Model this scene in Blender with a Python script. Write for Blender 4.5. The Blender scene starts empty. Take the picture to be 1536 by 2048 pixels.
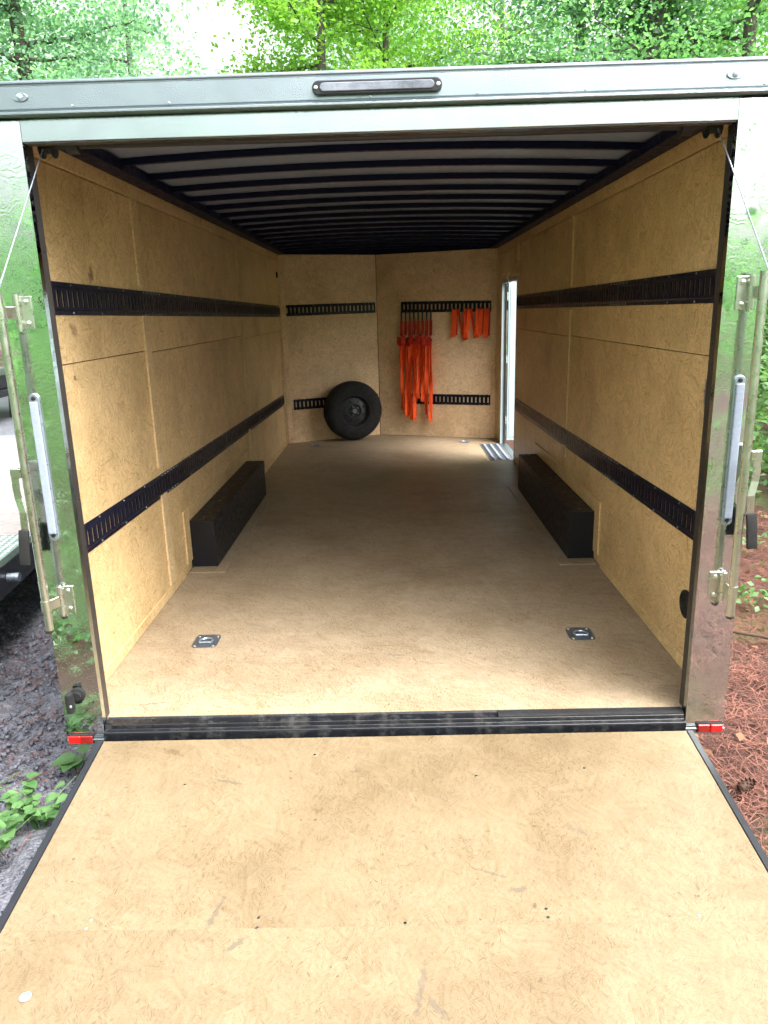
import bpy, bmesh, math, random
import numpy as np
from mathutils import Vector, Matrix

random.seed(7)
RNG = np.random.default_rng(11)
sc = bpy.context.scene
COL = sc.collection
GZ = 0.42                      # height of the trailer floor above the ground

# ------------------------------------------------------------------ camera
def make_camera():
    p, ya, ro = 0.2645, 0.0163, -0.0275
    cp, sp, cy, sy = math.cos(p), math.sin(p), math.cos(ya), math.sin(ya)
    f = Vector((-sy * cp, cy * cp, -sp)); r = Vector((cy, sy, 0)); u = r.cross(f)
    c, s = math.cos(ro), math.sin(ro)
    r2 = c * r + s * u; u2 = -s * r + c * u
    cam = bpy.data.cameras.new('camera'); o = bpy.data.objects.new('camera', cam); COL.objects.link(o)
    m = Matrix(((r2.x, u2.x, -f.x, 0.0304), (r2.y, u2.y, -f.y, -2.71), (r2.z, u2.z, -f.z, 1.571 + GZ), (0, 0, 0, 1)))
    o.matrix_world = m
    cam.sensor_fit = 'HORIZONTAL'; cam.sensor_width = 36.0; cam.lens = 1496.4 / 1536 * 36
    cam.clip_start = 0.02; cam.clip_end = 600
    sc.camera = o
make_camera()

# ------------------------------------------------------------------ sky, sun, exposure
SUN_EL, SUN_AZ = math.radians(57), math.radians(126)      # azimuth from +Y towards +X
def make_light():
    w = bpy.data.worlds.new('World'); sc.world = w; w.use_nodes = True
    nt = w.node_tree; nt.nodes.clear()
    sky = nt.nodes.new('ShaderNodeTexSky'); sky.sky_type = 'NISHITA'; sky.sun_disc = False
    sky.sun_elevation = SUN_EL; sky.sun_rotation = SUN_AZ
    sky.air_density = 1.0; sky.dust_density = 9.0; sky.ozone_density = 1.0
    hs = nt.nodes.new('ShaderNodeHueSaturation'); hs.inputs['Saturation'].default_value = 0.22
    bg = nt.nodes.new('ShaderNodeBackground'); bg.inputs['Strength'].default_value = 0.15
    out = nt.nodes.new('ShaderNodeOutputWorld')
    nt.links.new(sky.outputs[0], hs.inputs['Color']); nt.links.new(hs.outputs[0], bg.inputs['Color'])
    nt.links.new(bg.outputs[0], out.inputs['Surface'])
    l = bpy.data.lights.new('sun', 'SUN'); l.energy = 0.26; l.angle = math.radians(50); l.color = (1.0, 0.96, 0.9)
    o = bpy.data.objects.new('sun', l); COL.objects.link(o)
    d = Vector((math.sin(SUN_AZ) * math.cos(SUN_EL), math.cos(SUN_AZ) * math.cos(SUN_EL), math.sin(SUN_EL)))
    o.rotation_euler = d.to_track_quat('Z', 'Y').to_euler()
    o.location = (0, 0, 30)
make_light()
vs = sc.view_settings
sc.display_settings.display_device = 'sRGB'
vs.view_transform = 'Standard'; vs.look = 'None'; vs.gamma = 1.0; vs.use_curve_mapping = False
vs.exposure = 2.18
sc.render.engine = 'CYCLES'
sc.cycles.use_denoising = True; sc.cycles.use_adaptive_sampling = True; sc.cycles.adaptive_threshold = 0.03
sc.cycles.max_bounces = 10; sc.cycles.diffuse_bounces = 6; sc.cycles.glossy_bounces = 4
sc.cycles.transparent_max_bounces = 8
sc.cycles.sample_clamp_indirect = 6.0

# ------------------------------------------------------------------ materials
def new_mat(name):
    m = bpy.data.materials.new(name); m.use_nodes = True
    nt = m.node_tree; b = nt.nodes['Principled BSDF']
    return m, nt, b
def N(nt, typ, **kw):
    n = nt.nodes.new(typ)
    for k, v in kw.items():
        if k == 'inp':
            for a, c in v.items(): n.inputs[a].default_value = c
        else: setattr(n, k, v)
    return n
def L(nt, a, b): nt.links.new(a, b)
def math_n(nt, op, a, b=None, clamp=False):
    n = N(nt, 'ShaderNodeMath', operation=op); n.use_clamp = clamp
    for i, x in enumerate((a, b)):
        if x is None: continue
        if isinstance(x, (int, float)): n.inputs[i].default_value = x
        else: L(nt, x, n.inputs[i])
    return n.outputs[0]
def ramp(nt, fac, stops, interp='LINEAR'):
    n = N(nt, 'ShaderNodeValToRGB'); n.color_ramp.interpolation = interp
    el = n.color_ramp.elements
    while len(el) < len(stops): el.new(0.5)
    for e, (p, c) in zip(el, stops):
        e.position = p; e.color = c if len(c) == 4 else (*c, 1)
    L(nt, fac, n.inputs[0]); return n.outputs[0]
def mix(nt, fac, a, b, blend='MIX'):
    n = N(nt, 'ShaderNodeMix', data_type='RGBA', blend_type=blend)
    if isinstance(fac, (int, float)): n.inputs[0].default_value = fac
    else: L(nt, fac, n.inputs[0])
    for i, x in ((6, a), (7, b)):
        if isinstance(x, tuple): n.inputs[i].default_value = (*x, 1) if len(x) == 3 else x
        else: L(nt, x, n.inputs[i])
    return n.outputs[2]
def noise(nt, vec, scale, detail=4, rough=0.55, dist=0.0):
    n = N(nt, 'ShaderNodeTexNoise', inp={'Scale': scale, 'Detail': detail, 'Roughness': rough, 'Distortion': dist})
    if vec is not None: L(nt, vec, n.inputs['Vector'])
    return n.outputs[0]
def uv_vec(nt, spread=37.0):
    """UV in metres, shifted by a random amount for each object."""
    uv = N(nt, 'ShaderNodeUVMap').outputs[0]
    oi = N(nt, 'ShaderNodeObjectInfo').outputs['Random']
    off = N(nt, 'ShaderNodeCombineXYZ'); L(nt, math_n(nt, 'MULTIPLY', oi, spread), off.inputs[0]); L(nt, math_n(nt, 'MULTIPLY', oi, spread * 2.3), off.inputs[1])
    a = N(nt, 'ShaderNodeVectorMath', operation='ADD'); L(nt, uv, a.inputs[0]); L(nt, off.outputs[0], a.inputs[1])
    return a.outputs[0]
def strands(nt, vec, cell, along, across, aligned=1.0, seed=0.0):
    """Flakes: cells of random direction, each filled with noise stretched along that direction."""
    v = N(nt, 'ShaderNodeTexVoronoi', voronoi_dimensions='2D', inp={'Scale': cell, 'Randomness': 1.0}); L(nt, vec, v.inputs['Vector'])
    sp = N(nt, 'ShaderNodeSeparateColor'); L(nt, v.outputs['Color'], sp.inputs[0])
    ang = math_n(nt, 'ADD', math_n(nt, 'MULTIPLY', sp.outputs[0], math.pi * aligned), seed)
    r = N(nt, 'ShaderNodeVectorRotate', rotation_type='Z_AXIS'); L(nt, vec, r.inputs['Vector']); L(nt, ang, r.inputs['Angle'])
    mp = N(nt, 'ShaderNodeMapping', inp={'Scale': (along, across, 1)}); L(nt, r.outputs[0], mp.inputs[0])
    cz = N(nt, 'ShaderNodeCombineXYZ'); L(nt, math_n(nt, 'MULTIPLY', sp.outputs[1], 40.0), cz.inputs[2])
    a = N(nt, 'ShaderNodeVectorMath', operation='ADD'); L(nt, mp.outputs[0], a.inputs[0]); L(nt, cz.outputs[0], a.inputs[1])
    n = N(nt, 'ShaderNodeTexNoise', inp={'Scale': 1.0, 'Detail': 2, 'Roughness': 0.6}); L(nt, a.outputs[0], n.inputs['Vector'])
    return n.outputs[0], sp.outputs[2], v.outputs['Distance']

def mat_board(name, tint, dirt=0.25, scuff=0.3, rough=0.5, aligned=1.0, spec=0.35, marks=(), fc=1.0, sw=1.0):
    """Sanded strand board: fine flakes in all directions, dark flecks, stains and scuffs."""
    m, nt, b = new_mat(name); vec = uv_vec(nt)
    s1, c1, d1 = strands(nt, vec, 15, 8, 75, aligned)
    s2, c2, d2 = strands(nt, vec, 48, 30, 380, aligned, 0.7)
    r, g, bl = tint
    K = lambda k: 1 + (k - 1) * fc
    base = ramp(nt, s1, [(0.28, (r * K(.80), g * K(.77), bl * K(.70))), (0.45, (r * .97, g * .965, bl * .95)), (0.60, (r * 1.03, g * 1.035, bl * 1.05)), (0.78, (r * K(1.13), g * K(1.15), bl * K(1.2)))])
    col2 = ramp(nt, s2, [(0.28, (.30, .23, .16)), (0.39, (.68, .62, .54)), (0.48, (1, 1, 1)), (0.62, (1.03, 1.03, 1.04)), (0.8, (1.12, 1.13, 1.16))])
    pg = ramp(nt, noise(nt, vec, 5.0, 3, 0.6), [(0.32, (.42,) * 3), (0.62, (1, 1, 1))])
    base = mix(nt, math_n(nt, 'MULTIPLY', pg, sw), base, col2, 'MULTIPLY')
    mg = N(nt, 'ShaderNodeMapping', inp={'Scale': (70, 420, 1)}); L(nt, vec, mg.inputs[0])
    base = mix(nt, 0.7, base, ramp(nt, noise(nt, mg.outputs[0], 1.0, 2, 0.6), [(0.3, (.80, .77, .72)), (0.5, (1, 1, 1)), (0.7, (1.07, 1.08, 1.1))]), 'MULTIPLY')
    flake = ramp(nt, c1, [(0, (.90, .88, .84)), (0.5, (1, 1, 1)), (1, (1.06, 1.05, 1.04))])
    base = mix(nt, 0.55, base, flake, 'MULTIPLY')
    # big tonal drift between sheets and zones
    big = ramp(nt, noise(nt, vec, 1.6, 3, 0.6), [(0.28, (.74, .70, .64)), (0.5, (1, 1, 1)), (0.72, (1.12, 1.13, 1.15))])
    base = mix(nt, 0.85, base, big, 'MULTIPLY')
    # dark flecks (bark and knots)
    fl = noise(nt, vec, 46, 2, 0.6); gate = noise(nt, vec, 6, 1, 0.6)
    fm = math_n(nt, 'MULTIPLY', ramp(nt, fl, [(0.66, (0, 0, 0)), (0.72, (1, 1, 1))]), ramp(nt, gate, [(0.5, (0, 0, 0)), (0.62, (1, 1, 1))]))
    base = mix(nt, math_n(nt, 'MULTIPLY', fm, 0.65), base, (r * .25, g * .18, bl * .12))
    # grey foot and tyre scuffs
    mp = N(nt, 'ShaderNodeMapping', inp={'Scale': (2.0, 5.5, 1), 'Rotation': (0, 0, 0.2)}); L(nt, vec, mp.inputs[0])
    sc1 = ramp(nt, noise(nt, mp.outputs[0], 1.3, 4, 0.68, 0.6), [(0.5, (0, 0, 0)), (0.78, (1, 1, 1))])
    base = mix(nt, math_n(nt, 'MULTIPLY', sc1, dirt), base, (r * .42, g * .43, bl * .46))
    sm, cm, dm = strands(nt, vec, 2.2, 1.8, 130, 0.35, 0.1)
    gate2 = noise(nt, vec, 2.6, 2, 0.65)
    scr = math_n(nt, 'MULTIPLY', ramp(nt, sm, [(0.66, (0, 0, 0)), (0.71, (1, 1, 1))]), ramp(nt, gate2, [(0.55, (0, 0, 0)), (0.66, (1, 1, 1))]))
    base = mix(nt, math_n(nt, 'MULTIPLY', scr, scuff), base, (r * .28, g * .29, bl * .34))
    # single knots, stains and scrapes at their own places: (x, y, z, half length, half width, angle, strength, colour)
    for (mx, my, mz, hl, hw, an, stg, mc) in marks:
        oc = N(nt, 'ShaderNodeTexCoord').outputs['Object']
        sb = N(nt, 'ShaderNodeVectorMath', operation='SUBTRACT', inp={1: (mx, my, mz)}); L(nt, oc, sb.inputs[0])
        ro_ = N(nt, 'ShaderNodeVectorRotate', rotation_type='X_AXIS' if mz > .2 else 'Z_AXIS', inp={'Angle': an}); L(nt, sb.outputs[0], ro_.inputs['Vector'])
        ss = N(nt, 'ShaderNodeVectorMath', operation='MULTIPLY', inp={1: (4.0, 1 / hl, 1 / hw) if mz > .2 else (1 / hl, 1 / hw, 0)}); L(nt, ro_.outputs[0], ss.inputs[0])
        le = N(nt, 'ShaderNodeVectorMath', operation='LENGTH'); L(nt, ss.outputs[0], le.inputs[0])
        dd = math_n(nt, 'ADD', le.outputs['Value'], math_n(nt, 'MULTIPLY', math_n(nt, 'SUBTRACT', fl, 0.5), 2.4))
        mk_ = ramp(nt, dd, [(0.45, (1, 1, 1)), (0.95, (0, 0, 0))])
        base = mix(nt, math_n(nt, 'MULTIPLY', mk_, stg * (1.0 if mz > .2 else .72)), base, mc)
    L(nt, base, b.inputs['Base Color'])
    b.inputs['Roughness'].default_value = rough
    b.inputs['Specular IOR Level'].default_value = spec
    return m

def mat_plain(name, col, rough=0.5, metal=0.0, bump=0.0, bscale=200, vary=0.12, spec=0.5, dust=0.0, dustcol=(.35, .32, .28)):
    m, nt, b = new_mat(name); vec = uv_vec(nt)
    n1 = noise(nt, vec, 9, 5, 0.6)
    lo = tuple(c * (1 - vary) for c in col); hi = tuple(min(1, c * (1 + vary)) for c in col)
    base = ramp(nt, n1, [(0.3, lo), (0.7, hi)])
    if dust:
        dm = ramp(nt, noise(nt, vec, 14, 6, 0.7), [(0.5, (0, 0, 0)), (0.75, (1, 1, 1))])
        base = mix(nt, math_n(nt, 'MULTIPLY', dm, dust), base, dustcol)
    L(nt, base, b.inputs['Base Color'])
    b.inputs['Metallic'].default_value = metal
    L(nt, ramp(nt, noise(nt, vec, 25, 4), [(0.3, (max(0.02, rough * .75),) * 3), (0.7, (min(1, rough * 1.25),) * 3)]), b.inputs['Roughness'])
    b.inputs['Specular IOR Level'].default_value = spec
    if bump:
        bp = N(nt, 'ShaderNodeBump', inp={'Strength': bump, 'Distance': 0.003}); L(nt, noise(nt, vec, bscale, 3), bp.inputs['Height']); L(nt, bp.outputs[0], b.inputs['Normal'])
    return m

def mat_mirror(name, col=(.70, .77, .74), rough=0.10, wave=0.22, drops=0.5, swirl=0.35):
    """Polished sheet metal: long waves, swirl scratches and rain beads."""
    m, nt, b = new_mat(name); vec = uv_vec(nt)
    b.inputs['Metallic'].default_value = 1.0
    n1 = noise(nt, vec, 3.0, 4, 0.55, 1.5)
    L(nt, ramp(nt, n1, [(0.3, tuple(c * .88 for c in col)), (0.7, col)]), b.inputs['Base Color'])
    sw = N(nt, 'ShaderNodeTexWave', wave_type='RINGS', inp={'Scale': 9.0, 'Distortion': 18.0, 'Detail': 3.0, 'Detail Scale': 2.0}); L(nt, vec, sw.inputs['Vector'])
    mk = ramp(nt, noise(nt, vec, 7, 3), [(0.45, (0, 0, 0)), (0.6, (1, 1, 1))])
    swm = math_n(nt, 'MULTIPLY', sw.outputs['Fac'], mk)
    L(nt, math_n(nt, 'ADD', math_n(nt, 'MULTIPLY', swm, swirl * 0.3), rough), b.inputs['Roughness'])
    b1 = N(nt, 'ShaderNodeBump', inp={'Strength': wave, 'Distance': 0.02}); L(nt, noise(nt, vec, 5.5, 2, 0.5, 0.8), b1.inputs['Height'])
    b2 = N(nt, 'ShaderNodeBump', inp={'Strength': swirl, 'Distance': 0.0012}); L(nt, swm, b2.inputs['Height']); L(nt, b1.outputs[0], b2.inputs['Normal'])
    v = N(nt, 'ShaderNodeTexVoronoi', voronoi_dimensions='2D', inp={'Scale': 190.0}); L(nt, vec, v.inputs['Vector'])
    bead = ramp(nt, v.outputs['Distance'], [(0.15, (1, 1, 1)), (0.42, (0, 0, 0))], 'EASE')
    gate = ramp(nt, noise(nt, vec, 4, 4, 0.6), [(0.42, (0, 0, 0)), (0.58, (1, 1, 1))])
    b3 = N(nt, 'ShaderNodeBump', inp={'Strength': drops, 'Distance': 0.0015}); L(nt, math_n(nt, 'MULTIPLY', bead, gate), b3.inputs['Height']); L(nt, b2.outputs[0], b3.inputs['Normal'])
    L(nt, b3.outputs[0], b.inputs['Normal'])
    return m

def mat_leaf(name, c1, c2, trans=0.45, rough=0.45, scale=0.9):
    m, nt, b = new_mat(name)
    geo = N(nt, 'ShaderNodeNewGeometry'); oi = N(nt, 'ShaderNodeTexCoord')
    nz = noise(nt, oi.outputs['Object'], scale, 3)
    rnd = math_n(nt, 'FRACT', math_n(nt, 'ADD', geo.outputs['Random Per Island'], N(nt, 'ShaderNodeObjectInfo').outputs['Random']))
    f = math_n(nt, 'ADD', math_n(nt, 'MULTIPLY', nz, 0.6), math_n(nt, 'MULTIPLY', rnd, 0.45), True)
    base = ramp(nt, f, [(0.2, c1), (0.8, c2)])
    L(nt, base, b.inputs['Base Color']); b.inputs['Roughness'].default_value = rough
    b.inputs['Specular IOR Level'].default_value = 0.4
    t = N(nt, 'ShaderNodeBsdfTranslucent')
    L(nt, mix(nt, 1.0, base, (1.25, 1.35, .75), 'MULTIPLY'), t.inputs['Color'])
    ms = N(nt, 'ShaderNodeMixShader', inp={0: trans}); L(nt, b.outputs[0], ms.inputs[1]); L(nt, t.outputs[0], ms.inputs[2])
    L(nt, ms.outputs[0], nt.nodes['Material Output'].inputs['Surface'])
    return m

M = {}
KC = (.06, .028, .014); GC = (.060, .058, .056)
KNOTS = [(-1.285, .715, 1.75, .03, .05, .3, .75, (.13, .06, .045)), (-1.285, .453, 1.523, .045, .028, .2, .6, (.20, .10, .045)), (-1.285, .416, 1.332, .018, .012, 0, .75, KC)]
SCUFFS = [(-.855, -.166, 0, .05, .018, .5, .5, KC), (-.607, -.336, 0, .085, .008, .25, .6, GC), (-.532, -.889, 0, .012, .07, .25, .6, GC), (-.452, -.99, 0, .045, .012, -.6, .7, GC), (.297, -.758, 0, .08, .006, .35, .6, GC),
          (.38, -.818, 0, .035, .012, -.2, .6, GC), (.07, -1.12, 0, .012, .09, .2, .5, GC), (.11, -1.18, 0, .06, .012, .9, .5, GC), (.414, -.88, 0, .006, .012, .2, .8, KC), (-.143, -.295, 0, .03, .008, 0, .5, GC), (.6, -.587, 0, .06, .02, .6, .3, GC)]
SCRATCH = [(-1.01, .10, 0, .10, .005, -.16, .85, (.05, .05, .05)), (1.131, .289, 0, .07, .005, .6, .6, GC), (1.037, .269, 0, .06, .006, .5, .5, GC), (.011, .512, 0, .05, .012, .1, .4, GC)]
M['wall'] = mat_board('wall_board', (.76, .55, .295), dirt=0.16, scuff=0.12, rough=0.42, marks=KNOTS, fc=1.35)
M['front'] = mat_board('front_board', (.84, .60, .39), dirt=0.16, scuff=0.12, rough=0.45)
M['floor'] = mat_board('floor_board', (.35, .278, .19), dirt=0.38, scuff=0.8, rough=0.48, aligned=0.42, spec=0.3, marks=SCRATCH)
M['ramp'] = mat_board('ramp_board', (.198, .151, .091), dirt=0.16, scuff=0.85, rough=0.5, aligned=0.7, marks=SCUFFS, fc=0.6, sw=0.72)
M['trimwood'] = mat_board('trim_board', (.74, .55, .32), dirt=0.08, scuff=0.05, rough=0.45)
M['mirror'] = mat_mirror('polished_steel', (.70, .76, .75), rough=0.03, wave=0.006, drops=0.08, swirl=0.12)
M['header'] = mat_mirror('header_steel', (.46, .54, .54), rough=0.14, wave=0.004, drops=0.06, swirl=0.06)
M['alu'] = mat_mirror('mill_aluminium', (.33, .385, .42), 0.38, 0.02, 0.25, 0.06)
M['zinc'] = mat_plain('yellow_zinc', (.55, .56, .51), 0.30, 1.0, 0, 300)
M['galv'] = mat_plain('galvanised_steel', (.34, .39, .45), 0.30, 0.7, 0, 250)
M['plate'] = mat_plain('dull_plate_steel', (.17, .20, .24), 0.35, 0.7, 0, 250)
M['doorwhite'] = mat_plain('door_paint', (.36, .44, .47), 0.4, 0.0, 0, 100, 0.05)
M['rim'] = mat_plain('dark_rim_paint', (.022, .023, .030), 0.45, 0.0, 0, 100, 0.0, 0.5)
M['chrome'] = mat_plain('screw_metal', (.80, .82, .84), 0.25, 1.0)
M['black'] = mat_plain('black_paint', (.012, .013, .018), 0.38, 0.0, 0.05, 300, 0.2, 0.5)
M['bow'] = mat_plain('black_bow_paint', (.004, .006, .030), 0.5, 0.0, 0.0, 200, 0.1, 0.15)
M['boxblack'] = mat_plain('black_box_paint', (.006, .007, .012), 0.42, 0.0, 0, 420, 0.1, 0.35)
M['sillblack'] = mat_plain('dusty_black_steel', (.007, .008, .011), 0.35, 0.0, 0.10, 160, 0.3, 0.5, 0.4, (.16, .155, .145))
M['track'] = mat_plain('black_track_steel', (.006, .007, .020), 0.38, 0.0, 0, 300, 0.1, 0.3)
M['rubber'] = mat_plain('black_rubber', (.016, .016, .017), 0.75, 0.0, 0.15, 260, 0.25, 0.3)
M['seal'] = mat_plain('dark_jamb', (.05, .046, .044), 0.35, 0.35, 0.05, 200)
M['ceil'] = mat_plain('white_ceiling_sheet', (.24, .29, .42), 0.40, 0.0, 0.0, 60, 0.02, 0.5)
M['white'] = mat_plain('white_paint', (.72, .78, .80), 0.35, 0.0, 0.02, 100, 0.05)
M['skin'] = mat_plain('black_skin', (.02, .02, .022), 0.25, 0.0, 0.02, 30)
M['red'] = mat_plain('red_lens', (.62, .012, .01), 0.18, 0.0, 0.3, 180, 0.25)
M['darkred'] = mat_plain('dark_red_lens', (.22, .012, .01), 0.2, 0.0, 0.3, 180, 0.25)
M['orange'] = mat_plain('orange_webbing', (.95, .10, .022), 0.7, 0.0, 0.35, 420, 0.18, 0.2)
M['darkorange'] = mat_plain('red_webbing', (.50, .03, .018), 0.75, 0.0, 0.35, 420, 0.2, 0.2)
M['deckwood'] = mat_plain('weathered_plank', (.26, .23, .225), 0.7, 0.0, 0.3, 60, 0.25, 0.3)
M['yellow'] = mat_plain('yellow_paint', (.75, .55, .04), 0.4)
M['redpaint'] = mat_plain('red_paint', (.55, .07, .03), 0.4)
M['stone'] = mat_plain('stone', (.28, .26, .25), 0.85, 0.0, 0.5, 40, 0.3)
M['bark'] = mat_plain('bark', (.10, .085, .075), 0.9, 0.0, 0.9, 18, 0.4, 0.2)
M['barkgrey'] = mat_plain('grey_bark', (.18, .17, .16), 0.9, 0.0, 0.9, 18, 0.4, 0.2)
M['twig'] = mat_plain('twig', (.10, .06, .045), 0.85, 0.0, 0.4, 60, 0.4, 0.2)
M['cone'] = mat_plain('pine_cone', (.055, .03, .022), 0.8, 0.0, 0.3, 60, 0.3, 0.2)
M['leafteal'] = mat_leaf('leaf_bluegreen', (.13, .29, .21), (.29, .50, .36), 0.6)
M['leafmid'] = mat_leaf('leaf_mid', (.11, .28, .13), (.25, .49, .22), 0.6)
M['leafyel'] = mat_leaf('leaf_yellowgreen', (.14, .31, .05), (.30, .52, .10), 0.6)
M['leaffar'] = mat_leaf('leaf_far', (.19, .36, .25), (.34, .55, .38), 0.6)  # leaf colour paled to stand in for haze and glare over the far wood
M['leafdark'] = mat_leaf('leaf_ivy', (.018, .055, .02), (.05, .13, .04), 0.25)
M['leafplant'] = mat_leaf('leaf_plant', (.045, .12, .035), (.17, .32, .12), 0.35, 0.35, 6)
M['leafbrown'] = mat_leaf('leaf_brown', (.14, .06, .03), (.36, .19, .10), 0.2, 0.7, 8)
M['needle'] = mat_leaf('needle_red', (.035, .013, .011), (.30, .13, .095), 0.1, 0.6, 5)

def mat_lens():
    m, nt, b = new_mat('clear_lens'); vec = uv_vec(nt)
    v = N(nt, 'ShaderNodeTexBrick', inp={'Scale': 60.0, 'Color1': (.38, .43, .54, 1), 'Color2': (.31, .36, .47, 1), 'Mortar': (.17, .20, .27, 1), 'Mortar Size': 0.03}); L(nt, vec, v.inputs['Vector'])
    L(nt, v.outputs['Color'], b.inputs['Base Color']); b.inputs['Roughness'].default_value = 0.12
    b.inputs['Coat Weight'].default_value = 0.6
    bp = N(nt, 'ShaderNodeBump', inp={'Strength': 0.5, 'Distance': 0.002}); L(nt, noise(nt, vec, 140, 2), bp.inputs['Height']); L(nt, bp.outputs[0], b.inputs['Normal'])
    return m
M['lens'] = mat_lens()
M['lampgrey'] = mat_plain('grey_lamp_lens', (.17, .19, .23), 0.15, 0.0, 0.35, 130, 0.5)
def mat_diamond(name, col):
    m, nt, b = new_mat(name); vec = uv_vec(nt)
    rot = N(nt, 'ShaderNodeMapping', inp={'Rotation': (0, 0, math.pi / 4), 'Scale': (30, 30, 1)}); L(nt, vec, rot.inputs[0])
    ck = N(nt, 'ShaderNodeTexChecker', inp={'Scale': 1.0}); L(nt, rot.outputs[0], ck.inputs['Vector'])
    w1 = N(nt, 'ShaderNodeTexWave', inp={'Scale': 1.0}); L(nt, rot.outputs[0], w1.inputs['Vector'])
    b.inputs['Metallic'].default_value = 0.9; b.inputs['Base Color'].default_value = (*col, 1); b.inputs['Roughness'].default_value = 0.32
    bp = N(nt, 'ShaderNodeBump', inp={'Strength': 0.9, 'Distance': 0.004}); L(nt, math_n(nt, 'MULTIPLY', ck.outputs['Fac'], w1.outputs['Fac']), bp.inputs['Height']); L(nt, bp.outputs[0], b.inputs['Normal'])
    return m
M['diamond'] = mat_diamond('diamond_plate', (.52, .58, .62))

def mat_ground(name, kind):
    m, nt, b = new_mat(name)
    vec = N(nt, 'ShaderNodeTexCoord').outputs['Object']
    if kind == 'straw':
        s1, c1, d1 = strands(nt, vec, 9, 5, 110, 1.0); s2, c2, d2 = strands(nt, vec, 21, 14, 240, 1.0, 1.1)
        base = ramp(nt, s1, [(0.3, (.05, .02, .016)), (0.5, (.06, .023, .018)), (0.7, (.16, .072, .055))])
        base = mix(nt, 0.5, base, ramp(nt, s2, [(0.3, (.04, .02, .018)), (0.5, (.07, .028, .021)), (0.72, (.19, .10, .078))]))
        base = mix(nt, ramp(nt, noise(nt, vec, 2.2, 5, .65), [(0.52, (0, 0, 0)), (0.68, (.7, .7, .7))]), base, (.06, .045, .04))
        gm = ramp(nt, noise(nt, vec, 0.45, 4, .6), [(0.5, (0, 0, 0)), (0.62, (.85, .85, .85))])
        base = mix(nt, gm, base, ramp(nt, s2, [(0.3, (.03, .07, .02)), (0.7, (.13, .27, .06))]))
        h = math_n(nt, 'ADD', s1, s2); st, ds = 0.9, 0.012; rg = 0.75
    else:
        v = N(nt, 'ShaderNodeTexVoronoi', inp={'Scale': 75.0}); L(nt, vec, v.inputs['Vector'])
        n1 = noise(nt, vec, 22, 6, .7); n2 = noise(nt, vec, 2.5, 5, .6)
        base = ramp(nt, n1, [(0.3, (.05, .053, .068)), (0.55, (.17, .176, .212)), (0.75, (.36, .37, .42))])
        base = mix(nt, ramp(nt, n2, [(0.45, (0, 0, 0)), (0.7, (.5, .5, .5))]), base, (.20, .195, .225))
        h = math_n(nt, 'ADD', math_n(nt, 'MULTIPLY', v.outputs['Distance'], 0.8), n1); st, ds = 1.0, 0.012; rg = 0.55
    L(nt, base, b.inputs['Base Color']); b.inputs['Roughness'].default_value = rg; b.inputs['Specular IOR Level'].default_value = 0.4
    bp = N(nt, 'ShaderNodeBump', inp={'Strength': st, 'Distance': ds}); L(nt, h, bp.inputs['Height']); L(nt, bp.outputs[0], b.inputs['Normal'])
    return m
M['straw'] = mat_ground('pine_straw_ground', 'straw')
M['asphalt'] = mat_ground('broken_asphalt', 'asphalt')

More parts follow.
